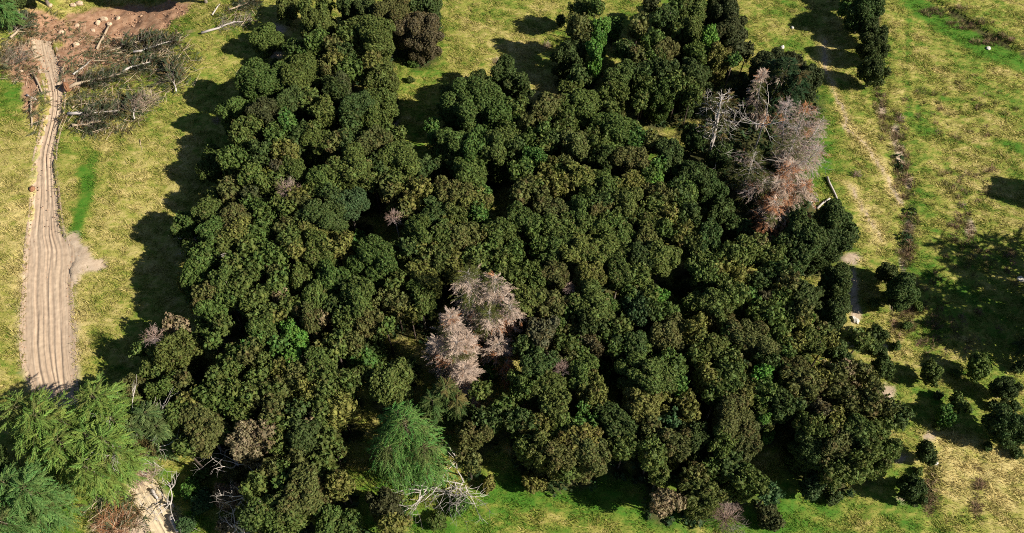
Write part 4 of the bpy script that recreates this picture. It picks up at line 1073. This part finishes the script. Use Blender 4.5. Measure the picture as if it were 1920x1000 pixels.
    for k, (px, py, rp, lb, mt) in enumerate(((1025, 84, 9, 'pale lilac dead shrub in the tree shadow beside the glade', M_LILAC), (1607, 326, 9, 'mauve grey shrub alone on the pale pasture', M_LILAC), (1805, 383, 8, 'pale grey shrub among rushes on the rough pasture', M_LILAC),
                                             (1690, 222, 8, 'pinkish pale shrub at the head of the rushy ditch', M_LILAC), (404, 225, 7, 'pale pink shrub inside the wood edge shadow', M_LILAC), (933, 113, 9, 'straw coloured dead shrub at the far corner of the glade', M_DEADSPRAY),
                                             (1612, 640, 8, 'bleached twig tangle at the sunward edge of the wood', M_DEADWOOD), (1625, 712, 9, 'bleached twigs on the brown trees beside pale soil', M_DEADWOOD))):
        twig_shrub(px, py, rp, 70 + k, lb, mt, 44, group='small dead shrubs', rad=.022)
    # white limbs under the tan tree, dead limbs on the dull conifer, and others where bare wood shows
    for k, (px, py, z, ln, lb) in enumerate(((445, 872, 3.0, 3.2, 'curving white limbs beneath the broad tan tree'), (255, 815, 7.5, 4.2, 'bare bleached limbs sticking out of the bright conifers'), (215, 830, 8.5, 2.6, 'short white broken limb among bright conifer sprays'),
                                             (262, 840, 4.5, 3.6, 'pinkish brown dead limbs hanging over the track end'), (318, 945, 1.2, 3.4, 'dark bare limbs beside the pale dirt road'), (455, 935, 4.5, 2.4, 'white forked limbs on the tan tree nearest the lime bush'),
                                             (440, 985, 4.0, 2.6, 'white forked limbs at the near edge of the picture'), (365, 447, 3.8, 2.2, 'white bare limbs at the meadow edge of the wood'), (700, 105, 1.0, 2.8, 'grey bare limbs lying at the end of the glade'),
                                             (455, 487, 5.0, 2.6, 'pale bare limbs across a dark hole in the crowns'), (1430, 235, 6.5, 4.0, 'bleached crooked limbs inside the dead group'), (1480, 305, 5.0, 4.4, 'long grey crooked limbs through the pink-grey tree'))):
        rs = np.random.default_rng(90 + k); M = Mesh(); TW = Mesh()
        X, Y, Z = at(px, py, z)
        for i in range(7):
            a = rs.uniform(0, 6.28)
            grow(M if i < 2 else TW, rs.normal(0, .15, 3), (math.cos(a), math.sin(a), rs.uniform(-.1, .5)), ln * rs.uniform(.5, .85), .075 if i < 2 else .05, 2, rs, .6, 3, .05)
        tube(M, [(0, 0, -z - .2), (.15, .1, -z * .5), (0, 0, 0.1)], [.13, .11, .08], 6)
        r_ = tag(empty('dead_limb', (X, Y, Z)), lb, 'dead limb', 'bare dead limbs')
        link('limb', M.build('limb', M_DEADWOOD), r_); link('twigs', TW.build('twigs', M_DEADWOOD), r_)['kind'] = 'stuff'

# ------------------------------------------------------------------ felled trees, logs, rocks
def fallen_tree(x0, y0, x1, y1, seed, label, rad=.26, live=True, rootplate=False, reach=2.0, pale=False):
    rs = np.random.default_rng(seed)
    A, B = np.array(at(x0, y0, .5)), np.array(at(x1, y1, .45))
    d = B - A; L_ = np.linalg.norm(d); d /= L_; s = np.array([-d[1], d[0], 0])
    root = tag(empty('fallen_tree', A), label, 'fallen tree', 'felled trees beside the track')
    T, Br, Sp = Mesh(), Mesh(), Mesh()
    k = 7
    P = [d * L_ * i / (k - 1) + rs.normal(0, .08, 3) for i in range(k)]
    tube(T, P, np.linspace(rad, .05, k), 8)
    link('trunk', T.build('trunk', M_DEADWOOD if pale else M_LOG, True), root)
    FP, FD, FU, FL = [], [], [], []
    for i in range(int(L_ * 7)):
        u = rs.uniform(.22, 1.0)
        p = d * L_ * u
        dv = unit(d * .8 + s * rs.choice([-1, 1]) * rs.uniform(.4, 1.2) + np.array([0, 0, rs.uniform(-.2, .7)]))
        ln = reach * rs.uniform(.5, 1.1) * (1.25 - .7 * u)
        grow(Br, p, dv, ln, .035, 1, rs, .5, 3, 0)
        for j in range(9):
            FP.append(p + dv * ln * rs.uniform(.25, 1.0)); FD.append(unit(dv + rs.normal(0, .5, 3))); FU.append(unit(np.array([0, 0, 1.]) + rs.normal(0, .5, 3))); FL.append(rs.uniform(.5, 1.1))
    link('branches', Br.build('branches', M_BARK), root)['kind'] = 'stuff'
    if live:
        fronds(Sp, np.array(FP), np.array(FD), np.array(FU), np.array(FL), rs, pairs=6, wid=.3)
        o = link('wilted_sprays', Sp.build('wilted_sprays', M_NEEDLE), root); o.color = (.082, .105, .052, .3); o['kind'] = 'stuff'
    if rootplate:
        M = Mesh(); V, T_ = ICO2
        M.add(V * [.35, .9, .9] * rs.uniform(.7, 1.2, (len(V), 1)), T_)
        o = link('root_plate', M.build('root_plate', M_ROOT), root); o.rotation_euler = (0, 0, math.atan2(d[1], d[0]))
    return root

def log(x0, y0, x1, y1, rad, label, mat=None, name='log', z=.0):
    rs = np.random.default_rng(int(x0 * 31 + y0))
    A, B = np.array(at(x0, y0, rad + z)), np.array(at(x1, y1, rad + z))
    M = Mesh(); k = 5
    P = [(B - A) * i / (k - 1) + (rs.normal(0, .06, 3) * [1, 1, .3] if 0 < i < k - 1 else 0) for i in range(k)]
    tube(M, P, np.linspace(rad, rad * .65, k) * rs.uniform(.9, 1.1, k), 8)
    o = link(name, M.build(name, mat or M_LOG, True))
    o.location = A
    return tag(o, label, 'log', 'loose logs')

def rock(px, py, rp, label, mat=None, group='rocks on the bare slip', name='rock'):
    rs = np.random.default_rng(int(px * 13 + py))
    X, Y, Z = at(px, py, 0)
    r = rp / pxm(px, py, 0)
    V, T = ICO2
    n = 1 + .3 * (vnoise(V[:, 0] * 2 + px, V[:, 1] * 2 + V[:, 2], 5) - .5) * 2
    M = Mesh(); M.add(V * n[:, None] * [r * 1.1, r * rs.uniform(.75, 1.1), r * .7], T)
    o = link(name, M.build(name, mat or M_ROCK)); o.location = (X, Y, float(gz(X, Y)[0]) + r * .35); o.rotation_euler = (0, 0, rs.uniform(0, 6))
    return tag(o, label, 'rock', group)

def build_debris():
    fallen_tree(125, 163, 232, 138, 201, 'felled conifer with reddish root plate lying square to the track', rootplate=True, rad=.3)
    fallen_tree(228, 133, 290, 113, 202, 'felled silver trunk pointing from the tangle to the meadow', pale=True, rad=.2)
    fallen_tree(128, 214, 222, 209, 203, 'felled grey conifer nearest the camera in the tangle', pale=True, rad=.25, reach=2.3)
    fallen_tree(135, 236, 190, 228, 204, 'short felled conifer with thick wilted sprays beside the track', rad=.2, reach=2.2)
    fallen_tree(250, 100, 330, 75, 205, 'felled conifer under grey twigs at the meadow side', pale=True, rad=.18, reach=2.2)
    fallen_tree(330, 172, 322, 122, 206, 'small upturned dead conifer on the open meadow', pale=True, rad=.12, reach=1.8)
    fallen_tree(252, 222, 250, 186, 207, 'small wilted conifer at the meadow side of the tangle', pale=True, rad=.1, reach=1.4)
    fallen_tree(378, 60, 470, 36, 208, 'long silver dead tree lying across the far meadow', pale=True, live=False, rad=.2, reach=1.8)
    fallen_tree(200, 95, 290, 70, 209, 'felled conifer buried in wilted branches below the red slip', rad=.18, reach=2.2)
    fallen_tree(430, 18, 480, 2, 210, 'rust coloured wilted boughs beside the far tree shadow', rad=.14, reach=1.6)
    fallen_tree(20, 70, 55, 30, 211, 'felled conifer in the far corner across the track', rad=.2, reach=2.0)
    twig_shrub(272, 187, 20, 212, 'pinkish bare twig heap on the felled trees', M_DEADSPRAY, 70, name='twig_heap', cat='twig heap', h=.6, depth=2)
    twig_shrub(210, 985, 28, 213, 'brown heap of dead branches beside the pale dirt road', M_RUST, 90, name='branch_heap', cat='branch heap', h=.35, depth=2)
    twig_shrub(268, 880, 24, 214, 'pinkish heap of dead twigs at the end of the pale road', M_DEADSPRAY, 80, name='branch_heap', cat='branch heap', h=.5, depth=2)
    twig_shrub(30, 105, 22, 215, 'dark twig heap across the track from the red slip', M_BARK, 60, name='branch_heap', cat='branch heap', h=.5, depth=2)
    for q in (((182, 92), (204, 48), .22, 'brown log standing out below the clay rocks'), ((137, 140), (170, 113), .14, 'thin pale log on the red soil'), ((57, 182), (60, 238), .16, 'straight log along the far side of the track'),
              ((62, 138), (80, 176), .18, 'curved brown log beside the track'), ((50, 178), (68, 187), .16, 'short pale log across the end of a longer one'), ((10, 116), (20, 104), .16, 'short log in the far corner brush'),
              ((200, 80), (210, 60), .1, 'short split log beside the brown one'), ((398, 28), (412, 8), .12, 'bent bleached branch on the far meadow'), ((135, 203), (152, 187), .12, 'short leaning log beside the felled grey conifer'),
              ((1551, 332), (1572, 381), .17, 'long pale log lying along the wood edge'), ((1532, 391), (1556, 372), .17, 'pale log propped near the large dark round tree'), ((1518, 380), (1532, 373), .15, 'short pale log by the red brown bough'),
              ((320, 968), (334, 998), .3, 'white stripped log along the pale dirt road'), ((283, 918), (296, 935), .22, 'pale log end beside the dirt road'), ((262, 262), (266, 282), .06, 'thin stick in the meadow grass'), ((1100, 0), (1105, -8), .1, 'stick')):
        if q[3] == 'stick': continue
        log(*q[0], *q[1], q[2], q[3], M_DEADWOOD if 'pale' in q[3] or 'white' in q[3] or 'bleached' in q[3] else None)
    for q in ((150, 8, 7, 'largest pale clay rock at the top of the red slip'), (138, 11, 5, 'grey clay rock beside the largest one'), (145, 50, 5, 'pale rock in the middle of the red slip'), (184, 45, 6, 'pale rock at the top of the brown log'), (197, 38, 7, 'yellow clay rock under the slip shadow'),
              (143, 85, 6, 'yellow clay rock beside a dark hole'), (115, 62, 5, 'small rock on the red slip close to the track'), (95, 12, 5, 'pale rock at the head of the track'), (205, 47, 5, 'small clay rock between the logs'), (175, 58, 4, 'smallest clod on the red slip'), (222, 36, 5, 'clod in the slip shadow'),
              (40, 135, 4, 'pale rock across the track')):
        rock(*q)
    rock(61, 356, 6, 'red brown clod on the edge of the track', M_ROOT, 'clods')
    for q in ((1467, 90, 4.5, 'cream boulder on the pasture nearer the wood'), (1485, 53, 3.5, 'small cream stone on the far pasture'), (1852, 92, 4.5, 'white boulder beside the green lane'), (1640, 15, 3.5, 'white stone behind the dark pasture trio'), (1752, 868, 6, 'pale rock in the dry grass bank'),
              (1912, 524, 6, 'tan rock in the big tree shadow'), (1605, 603, 6, 'white stone on the pale soil edge'), (1600, 598, 5, 'grey stone touching the white one'), (640 + 1.0, 500 + 1.0, 0, '')):
        if q[2]: rock(*q, mat=M_PALEROCK, group='pale stones on the pasture')

M_CLOD = plain_mat('clay_clod', (0.24, 0.12, 0.07), (0.50, 0.33, 0.21), 0.8, island=.3)

def build_slash():
    """twigs and wilted sprays strewn round the felled trees, and clods on the slip"""
    rs = np.random.default_rng(301)
    P, D, L = [], [], []
    zones = [(225, 140, 115, 80, 900), (190, 215, 85, 42, 620), (285, 100, 75, 55, 520), (330, 130, 50, 50, 160), (35, 95, 50, 60, 480), (90, 30, 60, 30, 160), (75, 210, 20, 40, 120), (450, 30, 40, 25, 150), (230, 960, 70, 35, 260), (1450, 380, 60, 40, 200), (180, 70, 60, 30, 160)]
    Tw = Mesh(); Sp = Mesh()
    for x, y, rx, ry, n in zones:
        for i in range(n):
            a, q = rs.uniform(0, 6.28), math.sqrt(rs.random())
            px, py = x + rx * q * math.cos(a), y + ry * q * math.sin(a)
            X, Y = flat_at(px, py)
            if track_inside(np.array([X]), np.array([Y]))[0] > 0: continue
            P.append((X, Y)); L.append(rs.uniform(.6, 1.5))
    P = np.array(P); Z = gz(P[:, 0], P[:, 1]) + rs.uniform(.05, .6, len(P)); P = np.column_stack([P, Z]); L = np.array(L)
    D = unit(rs.normal(size=P.shape) * [1, 1, .2]); U = unit(rs.normal(0, .4, P.shape) + [0, 0, 1])
    h = rs.random(len(P)) < .84
    fronds(Sp, P[h], D[h], U[h], L[h], rs, pairs=6, wid=.3, blade=.05)
    for p, d, l in zip(P[~h], D[~h], L[~h]): tube(Tw, [p - d * l, p, p + d * l + rs.normal(0, .1, 3)], [.035, .03, .012], 3, cap=False)
    o = link('wilted_sprays', Sp.build('wilted_sprays', M_NEEDLE)); o.color = (.115, .135, .068, .4); tag(o, 'grey green wilted sprays strewn round the felled trees', 'wilted sprays', kind='stuff')
    tag(link('strewn_sticks', Tw.build('strewn_sticks', M_LOG)), 'pale sticks strewn over the slip and felled trees', 'sticks', kind='stuff')
    C = Mesh(); V, T = ICO1
    for i in range(1500):
        px, py = (rs.uniform(85, 340), rs.uniform(-10, 110)) if i < 1100 else (rs.uniform(45, 150), rs.uniform(60, 240))
        X, Y = flat_at(px, py)
        if soilness(np.array([X]), np.array([Y]))[0] < .5: continue
        s = rs.uniform(.04, .12) * (1 + (i % 9 == 0)); C.add(V * s * rs.uniform(.6, 1.2, (len(V), 1)) + [X, Y, float(gz(X, Y)[0]) + .02], T)
    for i in range(700):                                   # loose stones on and beside the track
        Y = rs.uniform(TY[0], TY[-1]); l, r = np.interp(Y, TY, TL), np.interp(Y, TY, TR)
        X = rs.choice([l, r]) + rs.normal(0, .35) if rs.random() < .7 else rs.uniform(l, r)
        s = rs.uniform(.03, .10); C.add(V * s * rs.uniform(.6, 1.2, (len(V), 1)) + [X, Y, float(hnat(np.array([X]), np.array([Y]))[0]) - (.12 if l + .5 < X < r - .5 else 0)], T)
    tag(link('clods', C.build('clods', M_CLOD)), 'small clods of clay scattered over the bare slip', 'clods', kind='stuff')

def build_rushes():
    """brown rush tussocks along the ditches"""
    rs = np.random.default_rng(401)
    pts = []
    for (x, y, rx, ry, n) in ((1675, 245, 16, 40, 90), (1690, 300, 12, 30, 50), (1700, 350, 14, 25, 50), (1705, 420, 12, 30, 40), (1700, 470, 12, 30, 60), (1645, 110, 6, 100, 70), (1652, 200, 8, 30, 30),
                              (1805, 430, 18, 35, 60), (1820, 340, 40, 40, 60), (1690, 600, 12, 40, 40), (1745, 920, 10, 50, 60), (1835, 920, 8, 50, 40), (1770, 25, 30, 8, 50), (1815, 48, 30, 8, 60), (1860, 78, 28, 8, 60), (1770, 620, 70, 50, 90), (1800, 200, 90, 60, 70), (1720, 560, 40, 60, 60), (1850, 500, 60, 40, 60)):
        for i in range(n * 3 // 5):
            a, q = rs.uniform(0, 6.28), math.sqrt(rs.random()); pts.append((x + 1.5 * rx * q * math.cos(a), y + ry * q * math.sin(a)))
    V = []
    A = []
    for px, py in pts:
        X, Y = flat_at(px, py); z = float(gz(X, Y)[0]); n = 34; s = rs.uniform(.4, .9)
        a = rs.uniform(0, 6.28, n); up = rs.uniform(.25, 1, n); l = s * rs.uniform(.6, 1.1, n)
        b = np.stack([X + .12 * np.cos(a), Y + .12 * np.sin(a), np.full(n, z - .03)], 1)
        d = np.stack([np.cos(a) * np.sqrt(1 - up ** 2 * .9), np.sin(a) * np.sqrt(1 - up ** 2 * .9), up], 1) * l[:, None]
        w = np.stack([-np.sin(a), np.cos(a), 0 * a], 1) * .035
        V.append(np.stack([b - w, b + w, b + d], 1).reshape(-1, 3)); A.append(np.full(3 * n, rs.random()))
    V = np.concatenate(V)
    m = foliage_mat('rush_blade', brown=(.32, .21, .13), transl=.3)
    o = link('rushes', to_mesh('rushes', V, np.arange(len(V)).reshape(-1, 3), m, False, tint=np.concatenate(A)))
    o.color = (.17, .15, .055, .5)
    tag(o, 'brown and olive rush tussocks along the pasture ditches', 'rushes', kind='stuff')

def build_outside():
    """trees just outside the picture whose shadows fall into it"""
    for k, (px, py, h, rp, lb) in enumerate(((2000, 605, 14, 84, 'tall conifer whose broad shadow crosses the rough pasture'), (1960, 668, 10, 60, 'lower loose conifer in front of the shadow casting one'), (2065, 650, 17, 90, 'tallest conifer behind the shadow casting one'), (2075, 545, 15, 84, 'dark conifer in the middle of the row outside the picture'))):
        conifer(px, py, 0.0, rp, h, 320 + k, lb, (0.06, 0.09, 0.03), group='loose conifers outside the picture', nb=56, per=14, fl=1.5, lift=(0, .5), z0=.15, droop=.4, pairs=5, blade=.12, ragged=.7, leaders=[(0, 0, 1, .8), (.5, .4, .8, .6), (-.4, -.3, .85, .6)])
    for px, py, z, r, lb in ((2030, 350, 4, 2.3, 'dark tree shading the far pasture edge'), (300, -40, 5, 2.8, 'dark tree above the red slip'), (365, -52, 6, 3.2, 'taller dark tree between the slip and the far meadow'),
                             (60, -45, 6, 3.6, 'dark tree at the head of the track'), (10, -15, 5, 3.2, 'dark tree in the far corner'), (-60, 900, 6, 4, 'dark tree beside the bright conifers'), (215, -48, 5, 2.6, 'smaller dark tree over the red slip')):
        X, Y, Z = at(px, py, z)
        TREES.append(dict(px=px, py=py, rp=20, r=r, hue='d', mode='i', X=X, Y=Y, zc=z, vs=1.1, fine=False, single=True, label=lb))
# ------------------------------------------------------------------ put it together
plan_trees()
build_outside()
build_ground()
build_track()
build_grass()
build_trees()
build_undergrowth()
build_conifers()
build_dead()
build_debris()
build_slash()
build_rushes()
